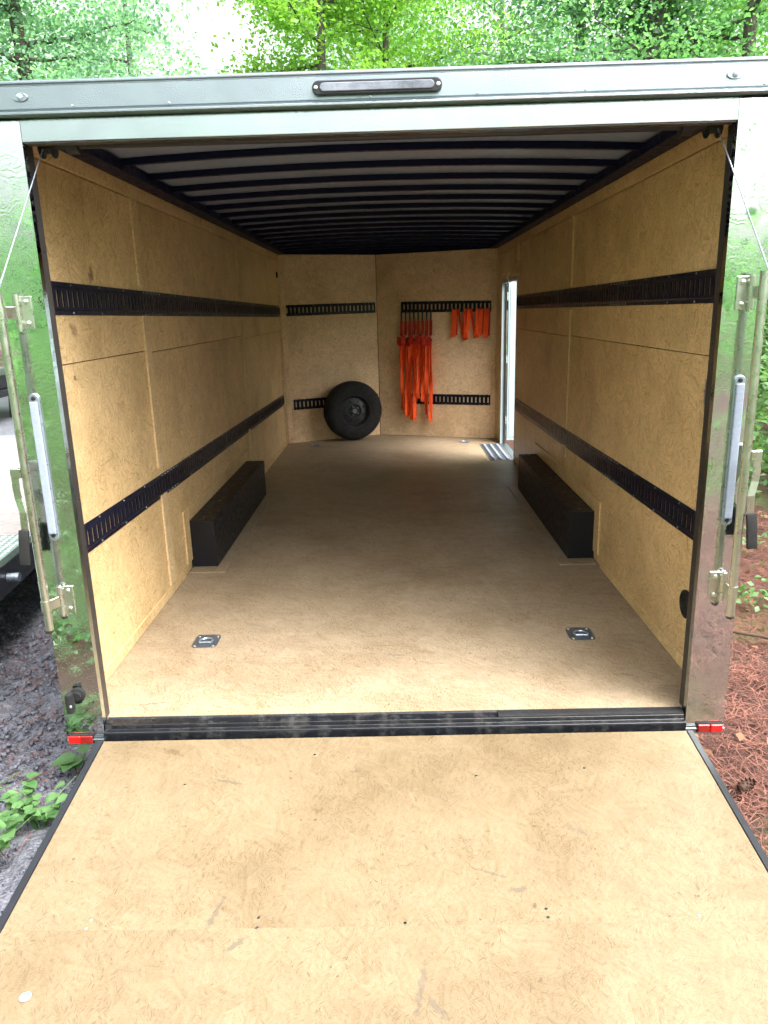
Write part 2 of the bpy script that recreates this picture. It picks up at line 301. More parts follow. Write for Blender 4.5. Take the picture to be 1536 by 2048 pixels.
# ------------------------------------------------------------------ mesh helpers
class MB:
    def __init__(s): s.v = []; s.f = []
    def add(s, vs_, fs):
        o = len(s.v); s.v += [tuple(v) for v in vs_]; s.f += [tuple(i + o for i in f) for f in fs]; return s
    def box(s, x0, x1, y0, y1, z0, z1, k=None):
        vs_ = [(x, y, z) for z in (z0, z1) for y in (y0, y1) for x in (x0, x1)]
        if k: vs_ = [k(*v) for v in vs_]
        return s.add(vs_, [(0, 2, 3, 1), (4, 5, 7, 6), (0, 1, 5, 4), (2, 6, 7, 3), (0, 4, 6, 2), (1, 3, 7, 5)])
    def prism(s, poly, axis, a, b):
        n = len(poly)
        def P(u, w, t): return {'x': (t, u, w), 'y': (u, t, w), 'z': (u, w, t)}[axis]
        vs_ = [P(u, w, a) for u, w in poly] + [P(u, w, b) for u, w in poly]
        fs = [tuple(range(n))[::-1], tuple(range(n, 2 * n))] + [(i, (i + 1) % n, n + (i + 1) % n, n + i) for i in range(n)]
        return s.add(vs_, fs)
    def tube(s, path, r, n=10, caps=True):
        path = [Vector(p) for p in path]; rs = r if isinstance(r, (list, tuple)) else [r] * len(path)
        up = Vector((0.123, 0.31, 0.94)); vs_ = []
        for i, p in enumerate(path):
            t = (path[min(i + 1, len(path) - 1)] - path[max(i - 1, 0)]).normalized()
            a = t.cross(up)
            if a.length < 1e-3: a = t.cross(Vector((1, 0, 0)))
            a.normalize(); b = t.cross(a)
            for k in range(n):
                q = 2 * math.pi * k / n; vs_.append(p + (a * math.cos(q) + b * math.sin(q)) * rs[i])
        fs = []
        for i in range(len(path) - 1):
            for k in range(n):
                k2 = (k + 1) % n; fs.append((i * n + k, i * n + k2, (i + 1) * n + k2, (i + 1) * n + k))
        if caps: fs += [tuple(range(n))[::-1], tuple(range((len(path) - 1) * n, len(path) * n))]
        return s.add(vs_, fs)
    def lathe(s, prof, c, ax, n=40, close=False, cap=True):
        """prof: (radius, offset along ax)"""
        ax = Vector(ax).normalized(); a = ax.cross(Vector((0, 0, 1)))
        if a.length < 1e-3: a = ax.cross(Vector((1, 0, 0)))
        a.normalize(); b = ax.cross(a); c = Vector(c); vs_ = []; m_ = len(prof)
        for k in range(n):
            q = 2 * math.pi * k / n; d = a * math.cos(q) + b * math.sin(q)
            for r, h in prof: vs_.append(c + d * r + ax * h)
        fs = []
        for k in range(n):
            k2 = (k + 1) % n
            for i in range(m_ if close else m_ - 1):
                j = (i + 1) % m_; fs.append((k * m_ + i, k2 * m_ + i, k2 * m_ + j, k * m_ + j))
        if not close:
            if cap and prof[0][0] > 1e-5: fs.append(tuple(k * m_ for k in range(n)))
            if prof[-1][0] > 1e-5: fs.append(tuple(k * m_ + m_ - 1 for k in range(n))[::-1])
        return s.add(vs_, fs)
    def ribbon(s, path, w, wd, th=0.002):
        """webbing strip along a path; wd = width direction per point or one vector"""
        path = [Vector(p) for p in path]; vs_ = []; n = len(path)
        for i, p in enumerate(path):
            t = (path[min(i + 1, n - 1)] - path[max(i - 1, 0)]).normalized()
            d = Vector(wd[i] if isinstance(wd, list) else wd); d = (d - t * d.dot(t)).normalized()
            nn = t.cross(d).normalized()
            for a, b in ((-1, -1), (1, -1), (1, 1), (-1, 1)): vs_.append(p + d * (a * w / 2) + nn * (b * th / 2))
        fs = [(3, 2, 1, 0), tuple(range(4 * n - 4, 4 * n))]
        for i in range(n - 1):
            for k in range(4): fs.append((i * 4 + k, i * 4 + (k + 1) % 4, i * 4 + 4 + (k + 1) % 4, i * 4 + 4 + k))
        return s.add(vs_, fs)
    def mesh(s, name, bevel=0, seg=1, smooth=False):
        me = bpy.data.meshes.new(name); bm = bmesh.new()
        vv = [bm.verts.new(v) for v in s.v]
        for f in s.f:
            try: bm.faces.new([vv[i] for i in f])
            except ValueError: pass
        bmesh.ops.recalc_face_normals(bm, faces=bm.faces)
        if bevel:
            es = [e for e in bm.edges if len(e.link_faces) == 2 and e.calc_face_angle(0) > 0.5]
            bmesh.ops.bevel(bm, geom=es, offset=bevel, segments=seg, affect='EDGES', profile=0.6, clamp_overlap=True)
        uvl = bm.loops.layers.uv.new('UVMap')
        for f in bm.faces:
            nx, ny, nz = (abs(c) for c in f.normal)
            for l in f.loops:
                x, y, z = l.vert.co
                l[uvl].uv = (y, z) if nx >= ny and nx >= nz else ((x, z) if ny >= nz else (x, y))
        bm.to_mesh(me); bm.free()
        if smooth:
            me.shade_smooth(); me.set_sharp_from_angle(angle=math.radians(35))
        return me
    def build(s, name, mat, parent=None, bevel=0, seg=1, smooth=False, kind=None, loc=None):
        o = bpy.data.objects.new(name, s.mesh(name, bevel, seg, smooth)); COL.objects.link(o)
        o.data.materials.append(M[mat] if isinstance(mat, str) else mat)
        if parent is not None: o.parent = parent
        if loc is not None: o.location = loc
        if kind: o['kind'] = kind
        return o
def tag(o, label, cat, group=None):
    o['label'] = label; o['category'] = cat
    if group: o['group'] = group
    return o
def thing(name, label, cat, loc=(0, 0, 0), rz=0.0, group=None):
    o = bpy.data.objects.new(name, None); COL.objects.link(o); o.empty_display_size = 0.2
    o.location = loc; o.rotation_euler = (0, 0, rz); return tag(o, label, cat, group)
def np_mesh(name, V, F, mat, parent=None, kind=None, smooth=False):
    """mesh from numpy arrays; F is (n,k)"""
    me = bpy.data.meshes.new(name); V = np.asarray(V, np.float32); F = np.asarray(F, np.int32); n, k = F.shape
    me.vertices.add(len(V)); me.vertices.foreach_set('co', V.ravel())
    me.loops.add(n * k); me.loops.foreach_set('vertex_index', F.ravel())
    me.polygons.add(n); me.polygons.foreach_set('loop_start', np.arange(0, n * k, k, dtype=np.int32)); me.polygons.foreach_set('loop_total', np.full(n, k, np.int32))
    me.update(calc_edges=True); me.validate()
    if smooth: me.shade_smooth()
    o = bpy.data.objects.new(name, me); COL.objects.link(o); me.materials.append(M[mat] if isinstance(mat, str) else mat)
    if parent is not None: o.parent = parent
    if kind: o['kind'] = kind
    return o
def struct(o): o['kind'] = 'structure'; return o
def lerp(a, b, t): return a + (b - a) * t

# ------------------------------------------------------------------ ground
def ground():
    nx, ny = 90, 110
    xs = np.concatenate([np.linspace(-120, -9, 12), np.linspace(-8, 8, 66), np.linspace(9, 120, 12)]); ys = np.concatenate([np.linspace(-120, -9, 12), np.linspace(-8, 14, 84), np.linspace(15, 140, 14)])
    X, Y = np.meshgrid(xs, ys); Z = 0.015 * np.sin(X * 2.1 + Y * 1.3) + 0.012 * np.sin(Y * 3.7 - X * 1.1) - 0.02
    Z += np.clip((X - 3.2) * 0.12, 0, 1.2)                                   # the bank rises to the right
    V = np.stack([X.ravel(), Y.ravel(), Z.ravel()], 1); a = len(xs)
    F = [(j * a + i, j * a + i + 1, j * a + a + i + 1, j * a + a + i) for j in range(len(ys) - 1) for i in range(a - 1)]
    struct(np_mesh('ground', V, F, 'straw', smooth=True))
    # broken asphalt drive on the left, ragged edge, lumpy surface
    xs = np.linspace(-26, -0.6, 240) if False else np.concatenate([np.linspace(-26, -5, 30), np.linspace(-4.9, -0.7, 170)])
    ys = np.concatenate([np.linspace(-1.05, 6, 260), np.linspace(6.2, 30, 40)])
    X, Y = np.meshgrid(xs, ys); rz = RNG.random(X.shape)
    for _ in range(1): rz = (rz + np.roll(rz, 1, 0) + np.roll(rz, 1, 1) + np.roll(rz, -1, 0)) / 4
    Z = 0.022 + 0.04 * (rz - .5) + 0.012 * np.sin(X * 5 + 2 * np.sin(Y * 3)) * np.sin(Y * 4.3)
    edge = np.clip((Y + 0.75 + 0.16 * np.sin(X * 4.1) + 0.1 * np.sin(X * 11)) / 0.22, 0, 1) * np.clip((-0.85 - X) / 0.2, 0, 1)
    Z = np.where(edge < 1, Z - (1 - edge) * 0.09, Z)
    V = np.stack([X.ravel(), Y.ravel(), Z.ravel()], 1); a = len(xs)
    I = np.arange(len(ys) * a).reshape(len(ys), a)
    F = np.stack([I[:-1, :-1].ravel(), I[:-1, 1:].ravel(), I[1:, 1:].ravel(), I[1:, :-1].ravel()], 1)
    struct(np_mesh('asphalt_drive', V, F, 'asphalt'))
ground()

# ------------------------------------------------------------------ the trailer
T = thing('cargo_trailer', 'long enclosed cargo trailer with wood-lined inside, open back and lowered ramp', 'trailer', (0, 0, GZ))
WX, HZ, LY = 1.285, 2.215, 6.42           # inner wall, wall top, corner of the nose
SEAM = (-0.145, 6.96)                      # seam of the V nose

def build_shell():
    # floor
    m = MB(); m.prism([(-WX, 0.0), (WX, 0.0), (WX, LY), (SEAM[0], SEAM[1]), (-WX, LY)], 'z', -0.02, 0.0)
    m.build('floor_board', 'floor', T)
    # wall sheets: (y0, y1, z0, z1, thickness)
    g = 0.004
    Lp = [(0.0, 1.385, 0, 1.388), (0.0, 1.385, 1.388, 2.15), (1.385, 4.03, 0, 1.376), (1.385, 4.03, 1.376, 2.15), (4.03, LY, 0, 1.352), (4.03, LY, 1.352, 2.15)]
    for i, (y0, y1, z0, z1) in enumerate(Lp):
        up = z0 > 0.5
        t = 0.004 if up else 0.0
        m = MB(); m.box(-WX - 0.012, -WX + t, y0 + g / 2, y1 - g / 2, z0 + (g if up else 0.001), z1 - (0 if not up else g))
        m.build('wall_panel', 'wall', T, 0.0015)
    DY0, DY1, DZ = 5.03, 6.10, 1.845      # side door opening
    Rp = [(0.0, 2.72, 0, 1.356), (0.0, 2.72, 1.356, 2.15), (2.72, DY0, 0, 1.350), (2.72, DY0, 1.350, 2.15), (DY0, DY1, DZ, 2.15), (DY1, LY, 0, 1.352), (DY1, LY, 1.352, 2.15)]
    for i, (y0, y1, z0, z1) in enumerate(Rp):
        up = z0 > 0.5; t = 0.004 if up else 0.0
        m = MB(); m.box(WX - t, WX + 0.012, y0 + g / 2, y1 - g / 2, z0 + (g if up else 0.001), z1 - (0 if not up else g))
        m.build('wall_panel', 'wall', T, 0.0015)
    # strip of board above the sheets, up to the roof rail
    for s in (-1, 1):
        for y0, y1 in ((0.0, 2.4), (2.4, 4.9), (4.9, LY)):
            a, b = (-WX - 0.012, -WX + 0.009) if s < 0 else (WX - 0.009, WX + 0.012)
            MB().box(a, b, y0 + .001, y1 - .001, 2.152, 2.262).build('top_board', 'wall', T, 0.0015)
    # cover strips over the vertical joints, corner strips
    def batten(x, y0, y1, z0, z1, t=0.013):
        a, b = (x + 0.001, x + t) if x < 0 else (x - t, x - 0.001)
        MB().box(a, b, y0, y1, z0, z1).build('cover_strip', 'trimwood', T, 0.002)
    batten(-WX, 1.335, 1.43, 0.062, 0.598); batten(-WX, 1.335, 1.43, 0.752, 1.572); batten(-WX, 1.335, 1.43, 1.722, 2.15)
    batten(-WX, 4.00, 4.05, 0.06, 0.55); batten(-WX, 4.00, 4.05, 0.70, 1.53); batten(-WX, 4.00, 4.05, 1.70, 2.15)
    batten(WX, 2.68, 2.76, 0.49, 0.577); batten(WX, 2.68, 2.76, 0.71, 1.54); batten(WX, 2.68, 2.76, 1.69, 2.15)
    # skirting strips
    for x in (-1, 1):
        for y0, y1 in ((0.06, 1.66), (3.93, 4.99) if x > 0 else (3.93, LY - .03)):
            a, b = (-WX + .001, -WX + .010) if x < 0 else (WX - .010, WX - .001)
            MB().box(a, b, y0, y1, 0.002, 0.058).build('skirting_strip', 'wall', T, 0.002)
    # nose: two sheets meeting at the seam, corner strips
    for s, (xc, yc) in ((-1, (-WX, LY)), (1, (WX, LY))):
        d = Vector((SEAM[0] - xc, SEAM[1] - yc)); ln = d.length; d.normalize(); nrm = Vector((-d.y, d.x)) * (1 if s > 0 else -1)
        if nrm.y < 0: nrm = -nrm
        a = Vector((xc, yc)); b = Vector(SEAM) - d * 0.003
        poly = [tuple(a), tuple(b), tuple(b + nrm * 0.012), tuple(a + nrm * 0.012)]
        MB().prism(poly, 'z', 0.001, 2.30).build('nose_panel', 'front', T, 0.001)
        iz = -nrm * .002; rl = [tuple(a + iz), tuple(b + iz), tuple(b - nrm * .05), tuple(a - nrm * .05)]
        MB().prism(rl, 'z', 2.216, 2.302).build('nose_rail', 'bow', T, 0.002)
        # strip in the corner
        e = a + d * 0.075; q = a - nrm * 0.01 + Vector((0, -0.0))
        MB().prism([tuple(a - nrm * .001 + d * .012), tuple(e - nrm * .001), tuple(e - nrm * .011), tuple(a - nrm * .011 + d * .012)], 'z', 0.004, 2.21).build('corner_strip', 'front', T, 0.001)
    MB().box(-WX + .001, -WX + .010, LY - .10, LY - .012, .062, 2.15).build('corner_strip', 'wall', T, 0.001)
    MB().box(WX - .010, WX - .001, LY - .10, LY - .012, .062, 2.15).build('corner_strip', 'wall', T, 0.001)
    # ceiling sheet (slight arch) and roof bows
    def zc(x): return 0.036 * (1 - (x / WX) ** 2)
    def arch(y0, y1, zb, zt, x0=-WX, x1=WX, n=20, k0=1.0):
        m = MB(); vs_ = []
        for i in range(n + 1):
            x = lerp(x0, x1, i / n); z = zc(x)
            vs_ += [(x, y0, zb + z), (x, y1, zb + z), (x, y1, zt + z), (x, y0, zt + z)]
        fs = [(0, 1, 2, 3), (4 * n, 4 * n + 3, 4 * n + 2, 4 * n + 1)]
        for i in range(n):
            for k in range(4): fs.append((4 * i + k, 4 * i + (k + 1) % 4, 4 * i + 4 + (k + 1) % 4, 4 * i + 4 + k))
        return m.add(vs_, fs)
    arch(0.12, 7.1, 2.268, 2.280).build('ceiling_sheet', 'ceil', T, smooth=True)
    for i in range(17):
        y = 0.22 + 0.408 * i
        if y > 6.8: break
        xa, xb = -WX, WX
        if y > LY - .03:
            t = (y + .03 - LY) / (SEAM[1] - LY); xa, xb = lerp(-WX, SEAM[0], t), lerp(WX, SEAM[0], t)
        arch(y - 0.017, y + 0.017, 2.237, 2.266, xa, xb).build('roof_bow', 'bow', T, 0.002)
    for s in (-1, 1):
        a, b = sorted((s * (WX - 0.010), s * (WX - 0.10)))
        MB().box(a, b, 0.0, LY + .1, 2.215, 2.264).build('roof_rail', 'bow', T, 0.003)
    # outside skin, roof and chassis
    for s in (-1, 1):
        a, b = sorted((s * (WX + 0.014), s * (WX + 0.03)))
        if s < 0: MB().box(a, b, 0.0, LY, -.10, 2.28).build('side_skin', 'skin', T)
        else:
            MB().box(a, b, 0.0, DY0, -.10, 2.28).build('side_skin', 'skin', T); MB().box(a, b, DY1, LY, -.10, 2.28).build('side_skin', 'skin', T)
            MB().box(a, b, DY0 + .001, DY1 - .001, DZ, 2.28).build('side_skin', 'skin', T); MB().box(a, b, DY0 + .001, DY1 - .001, -.10, -.022).build('side_skin', 'skin', T)
        MB().prism([(s * (WX + .03), LY + .002), (SEAM[0], SEAM[1] + .016), (SEAM[0], SEAM[1] + .03), (s * (WX + .03), LY + .03)], 'z', -.1, 2.30).build('nose_skin', 'skin', T)
        a, b = sorted((s * 0.95, s * 1.04)); MB().box(a, b, 0.05, 6.3, -.16, -.022).build('chassis_rail', 'black', T)
        for yw in (2.37, 3.22):
            w = MB(); w.lathe([(.20, -.075), (.33, -.08), (.352, -.065), (.36, -.03), (.36, .03), (.352, .065), (.33, .08), (.20, .075)], (s * 1.218, yw, -.06), (1, 0, 0), 36)
            wo = w.build('wheel', 'rubber', T, smooth=True)
            MB().lathe([(.19, -.04), (.17, -.05), (.10, -.02), (.05, -.05), (.0, -.05)], (s * 1.195, yw, -.06), (-s, 0, 0), 24).build('wheel_rim', 'white', wo, smooth=True)
    arch(0.26, 7.0, 2.282, 2.30, -WX - .03, WX + .03).build('roof_skin', 'white', T, smooth=True)
    m = MB(); m.tube([(-.5, 6.9, -.13), (0, 8.3, -.13)], .04, 8); m.build('tongue', 'black', T); m = MB(); m.tube([(.5, 6.7, -.13), (0.02, 8.22, -.12)], .04, 8); m.build('tongue', 'black', T)
    m = MB(); m.tube([(0, 8.0, .4), (0, 8.0, -.40)], .03, 10); m.lathe([(.0, 0), (.09, 0), (.09, .02), (.0, .02)], (0, 8.0, -.42), (0, 0, 1), 16); m.build('jack', 'galv', T)
    # side door: lining, threshold, grip plate and the leaf swung open against the outside
    fr = MB(); x0, x1 = WX - .004, WX + .045
    MB().box(x0, x1, DY1 - .035, DY1 - .001, -.018, DZ).build('door_jamb', 'doorwhite', T, 0.003)
    MB().box(x0, x1, DY0 + .001, DY0 + .03, -.018, DZ).build('door_jamb', 'doorwhite', T, 0.003)
    MB().box(x0, x1, DY0 + .032, DY1 - .037, DZ - .03, DZ - .001).build('door_head', 'doorwhite', T, 0.003)
    MB().box(WX + .005, x1 + .03, DY0 + .032, DY1 - .037, -.018, .004).build('door_threshold', 'alu', T, 0.002)
    MB().box(x1 - .012, x1 + .006, DY1 - .052, DY1 - .037, .006, DZ - .032).build('door_seal', 'rubber', T)
    door = MB(); door.box(0.0, 0.98, -.03, 0.008, 0.0, 1.80)
    d = door.build('side_door', 'doorwhite', T, 0.004, loc=(WX + .075, DY1 + .03, .03)); d.rotation_euler = (0, 0, math.radians(6))
    MB().box(.02, .96, -.036, -.031, .04, 1.76).build('door_lining', 'doorwhite', d, 0.002)
    for z in (.2, .9, 1.6):
        MB().tube([(-.008, -.03, z), (-.008, -.03, z + .09)], .009, 8).build('hinge', 'chrome', d)
    MB().tube([(.80, -.045, .75), (.80, -.06, .78), (.80, -.06, .98), (.80, -.045, 1.01)], .01, 8).build('door_handle', 'chrome', d)
    # perforated grip plate by the door
    gp = MB(); gx0, gx1, gy0, gy1 = 1.04, WX - .006, 5.06, 6.06
    gp.box(gx0, gx1, gy0, gy1, .0005, .004); gpo = gp.build('grip_plate', 'plate', T, 0.001)
    for i in range(12):
        for j in range(3):
            y = gy0 + .05 + i * .08; x = gx0 + .045 + j * .075
            MB().lathe([(.026, 0), (.021, .009), (.015, .009), (.012, .001)], (x, y, .0042), (0, 0, 1), 12).build('grip_button', 'plate', gpo, smooth=True)
    # wiring cover and small boxes over the door
    MB().box(WX - .022, WX - .005, 5.10, 6.00, 1.90, 2.10).build('wiring_cover', 'wall', T, 0.003)
    MB().box(WX - .05, WX - .005, 4.80, 4.93, 1.86, 1.99).build('switch_box', 'trimwood', T, 0.004)
    MB().box(WX - .03, WX - .005, 4.84, 4.89, 1.992, 2.15).build('wire_channel', 'trimwood', T, 0.003)
    w = MB(); w.tube([(WX - .03, 5.35, 1.90), (WX - .05, 5.36, 1.86), (WX - .03, 5.40, 1.80), (WX - .045, 5.42, 1.77)], .004, 6); w.build('loose_wire', 'white', T)
    # round vents
    def vent(x, y, z, r):
        s = 1 if x > 0 else -1
        MB().lathe([(r, 0), (r, .008), (r * .8, .012), (r * .72, .002), (0, .002)], (x, y, z), (-s, 0, 0), 28).build('round_vent', 'rubber', T, smooth=True)
    vent(-WX + .005, 6.30, 1.985, .035); vent(WX - .001, 0.335, .30, .062)
    # pale plates by the rear edge
    MB().box(WX - .004, WX - .0005, .26, .33, 1.165, 1.265).build('striker_plate', 'galv', T, 0.004, 2)
    MB().box(-WX + .0005, -WX + .02, .17, .20, .20, .26).build('latch_block', 'galv', T, 0.003)
build_shell()

# --------------------------------- tie-down rails with open slots
def track(length, name='tie_down_rail', parent=T, mat='track'):
    """rail lying along local +X, standing off the wall along local +Y, centred on Z; slots are real holes"""
    P = 0.0508; n = max(1, int(length / P)); e = (length - n * P) / 2
    xs = [0.0]
    for i in range(n):
        c = e + (i + .5) * P; xs += [c - .0085, c + .0085]
    xs.append(length)
    prof = [(.0635, .0008), (.0635, .0035), (.047, .0035), (.041, .007), (.032, .007)]      # z, y from flange to slot edge
    rows = prof + [(-z, y) for z, y in reversed(prof)]
    V = []; F = []
    nr = len(rows)
    for z, y in rows:
        for x in xs: V.append((x, y, z))
    nx = len(xs)
    for r in range(nr - 1):
        for i in range(nx - 1):
            if r == 4 and i % 2 == 1: continue
            F.append((r * nx + i, r * nx + i + 1, (r + 1) * nx + i + 1, (r + 1) * nx + i))
    m = MB(); m.add(V, F)
    # slot edges fold back
    for i in range(1, nx - 1, 2):
        a, b = 4 * nx + i, 5 * nx + i
        for (p, q) in ((a, a + 1), (a + 1, b + 1), (b + 1, b), (b, a)):
            o = len(m.v); v1, v2 = m.v[p], m.v[q]
            m.v += [(v1[0], v1[1] - .004, v1[2]), (v2[0], v2[1] - .004, v2[2])]; m.f.append((p, q, o + 1, o))
    return m
def place_track(p0, p1, normal, seglen=1.524, clusters=True, screwmat='galv'):
    p0 = Vector(p0); p1 = Vector(p1); d = p1 - p0; ln = d.length; d.normalize(); nn = Vector(normal).normalized()
    k = 0
    while k * seglen < ln - 0.05:
        a = k * seglen; b = min(ln, a + seglen) - .003
        m = track(b - a); o = m.build('tie_down_rail', 'track', T)
        zz = d.cross(nn)
        if zz.z < 0:                       # run the rail the other way so that it stands upright
            X = -d; org = p0 + d * b
        else: X = d; org = p0 + d * a
        Z = X.cross(nn); o.matrix_local = Matrix(((X.x, nn.x, Z.x, org.x), (X.y, nn.y, Z.y, org.y), (X.z, nn.z, Z.z, org.z), (0, 0, 0, 1)))
        sm = MB(); l = b - a; ps = [.03, .085, .14] + [.14 + (l - .28) * t for t in (.25, .5, .75)] + [l - .14, l - .085, l - .03]
        for x in ps:
            for z in (.055, -.055): sm.lathe([(.0048, 0), (.0038, .0024), (0, .0028)], (x, .0036, z), (0, 1, 0), 8)
        so = sm.build('screws', screwmat, o, smooth=True, kind='stuff')
        k += 1
place_track((-WX + .0045, .02, 1.650), (-WX + .0045, 6.39, 1.578), (1, 0, 0))
place_track((-WX + .0005, .02, .672), (-WX + .0005, 6.39, .552), (1, 0, 0))
place_track((WX - .0045, .045, 1.625), (WX - .0045, 4.99, 1.604), (-1, 0, 0))
place_track((WX - .0005, .045, .662), (WX - .0005, 4.99, .598), (-1, 0, 0))
def nose_pt(side, x, off=0.0):
    xc = side * WX; t = (x - xc) / (SEAM[0] - xc); y = lerp(LY, SEAM[1], t)
    d = Vector((SEAM[0] - xc, SEAM[1] - LY)).normalized(); n = Vector((d.y, -d.x)) if side < 0 else Vector((-d.y, d.x))
    if n.y > 0: n = -n
    return Vector((x + n.x * off, y + n.y * off)), n
NL = nose_pt(-1, -1)[1]; NR = nose_pt(1, 1)[1]
def nose_track(side, x0, x1, z0, z1):
    a, n = nose_pt(side, x0, .0005); b, _ = nose_pt(side, x1, .0005)
    place_track((a.x, a.y, z0), (b.x, b.y, z1), (n.x, n.y, 0), 1.6)
nose_track(-1, -1.235, -.165, 1.585, 1.595)
nose_track(-1, -1.19, -.165, .47, .47)
nose_track(1, .155, 1.23, 1.59, 1.575)
nose_track(1, .155, 1.225, .47, .47)

# --------------------------------- wheel boxes, collars, floor rings
def boxes():
    for s in (-1, 1):
        xi, xo = s * 1.12, s * (WX - .002)
        a, b = sorted((xi, xo))
        MB().box(a, b, 1.825, 3.77, .0005, .312).build('wheel_box', 'boxblack', T, 0.004, 2)
        bs = MB()
        for y in (1.9, 2.35, 2.8, 3.25, 3.7): bs.lathe([(.007, 0), (.006, .002), (0, .003)], (s * 1.20, y, .3122), (0, 0, 1), 10)
        bs.build('box_screws', 'galv', T, smooth=True, kind='stuff')
        def strip(x0, x1, y0, y1, z0, z1):
            a, b = sorted((s * x0, s * x1)); MB().box(a, b, y0, y1, z0, z1).build('wheel_box_trim', 'floor', T, 0.0015)
        strip(1.045, 1.118, 1.715, 3.84, .0006, .010)
        strip(1.1195, WX - .011, 1.715, 1.822, .0006, .010); strip(1.1195, WX - .011, 3.773, 3.84, .0006, .010)
        def wstrip(y0, y1, z0, z1):
            a, b = sorted((s * (WX - .012), s * (WX - .001))); MB().box(a, b, y0, y1, z0, z1).build('wheel_box_trim', 'wall', T, 0.0015)
        wstrip(1.715, 1.822, .06, .40); wstrip(1.824, 3.84, .314, .40); wstrip(3.773, 3.84, .06, .312)
    def ring(x, y, k=1.0):
        w, h = .062, .072
        r = thing_part = MB()
        c = .016; poly = [(x - w + c, y - h), (x + w - c, y - h), (x + w, y - h + c), (x + w, y + h - c), (x + w - c, y + h), (x - w + c, y + h), (x - w, y + h - c), (x - w, y - h + c)]
        n = 32; V = [(px, py, .0035) for px, py in poly] + [(px, py, .0004) for px, py in poly]
        circ = []
        o = MB()
        # plate with a dished centre: plate ring, then bowl
        outer = []
        for i in range(n):
            q = 2 * math.pi * i / n; cx, sy = math.cos(q), math.sin(q)
            t = min(w / max(abs(cx), 1e-6), h / max(abs(sy), 1e-6)); t = min(t, (w + h - c) / (abs(cx) + abs(sy))); outer.append((x + cx * t, y + sy * t))
        V = []; prof = [('o', .0004), ('o', .004), (.050, .0045), (.044, .003), (.036, .0012), (.0, .0010)]
        for p in prof:
            for i in range(n):
                q = 2 * math.pi * i / n
                V.append((*outer[i], p[1]) if p[0] == 'o' else (x + p[0] * math.cos(q), y + p[0] * math.sin(q), p[1]))
        F = [(r_ * n + i, r_ * n + (i + 1) % n, (r_ + 1) * n + (i + 1) % n, (r_ + 1) * n + i) for r_ in range(len(prof) - 1) for i in range(n)]
        pl = MB().add(V, F).build('floor_ring_plate', 'plate', T, smooth=True)
        path = [(x + .033 * math.cos(q), y - .012 + .033 * math.sin(q), .008) for q in np.linspace(-.5, math.pi + .5, 18)]
        path = path + [path[0]]
        MB().tube(path, .0058, 8).build('ring', 'galv', pl, smooth=True)
        for dx in (-1, 1):
            for dy in (-1, 1):
                MB().lathe([(.008, 0), (.007, .004), (0, .005)], (x + dx * .045, y + dy * .055, .0042), (0, 0, 1), 10).build('bolt', 'chrome', pl, smooth=True)
    ring(-.925, .705); ring(.925, .702); ring(-.91, 6.22); ring(.88, 6.25)
boxes()

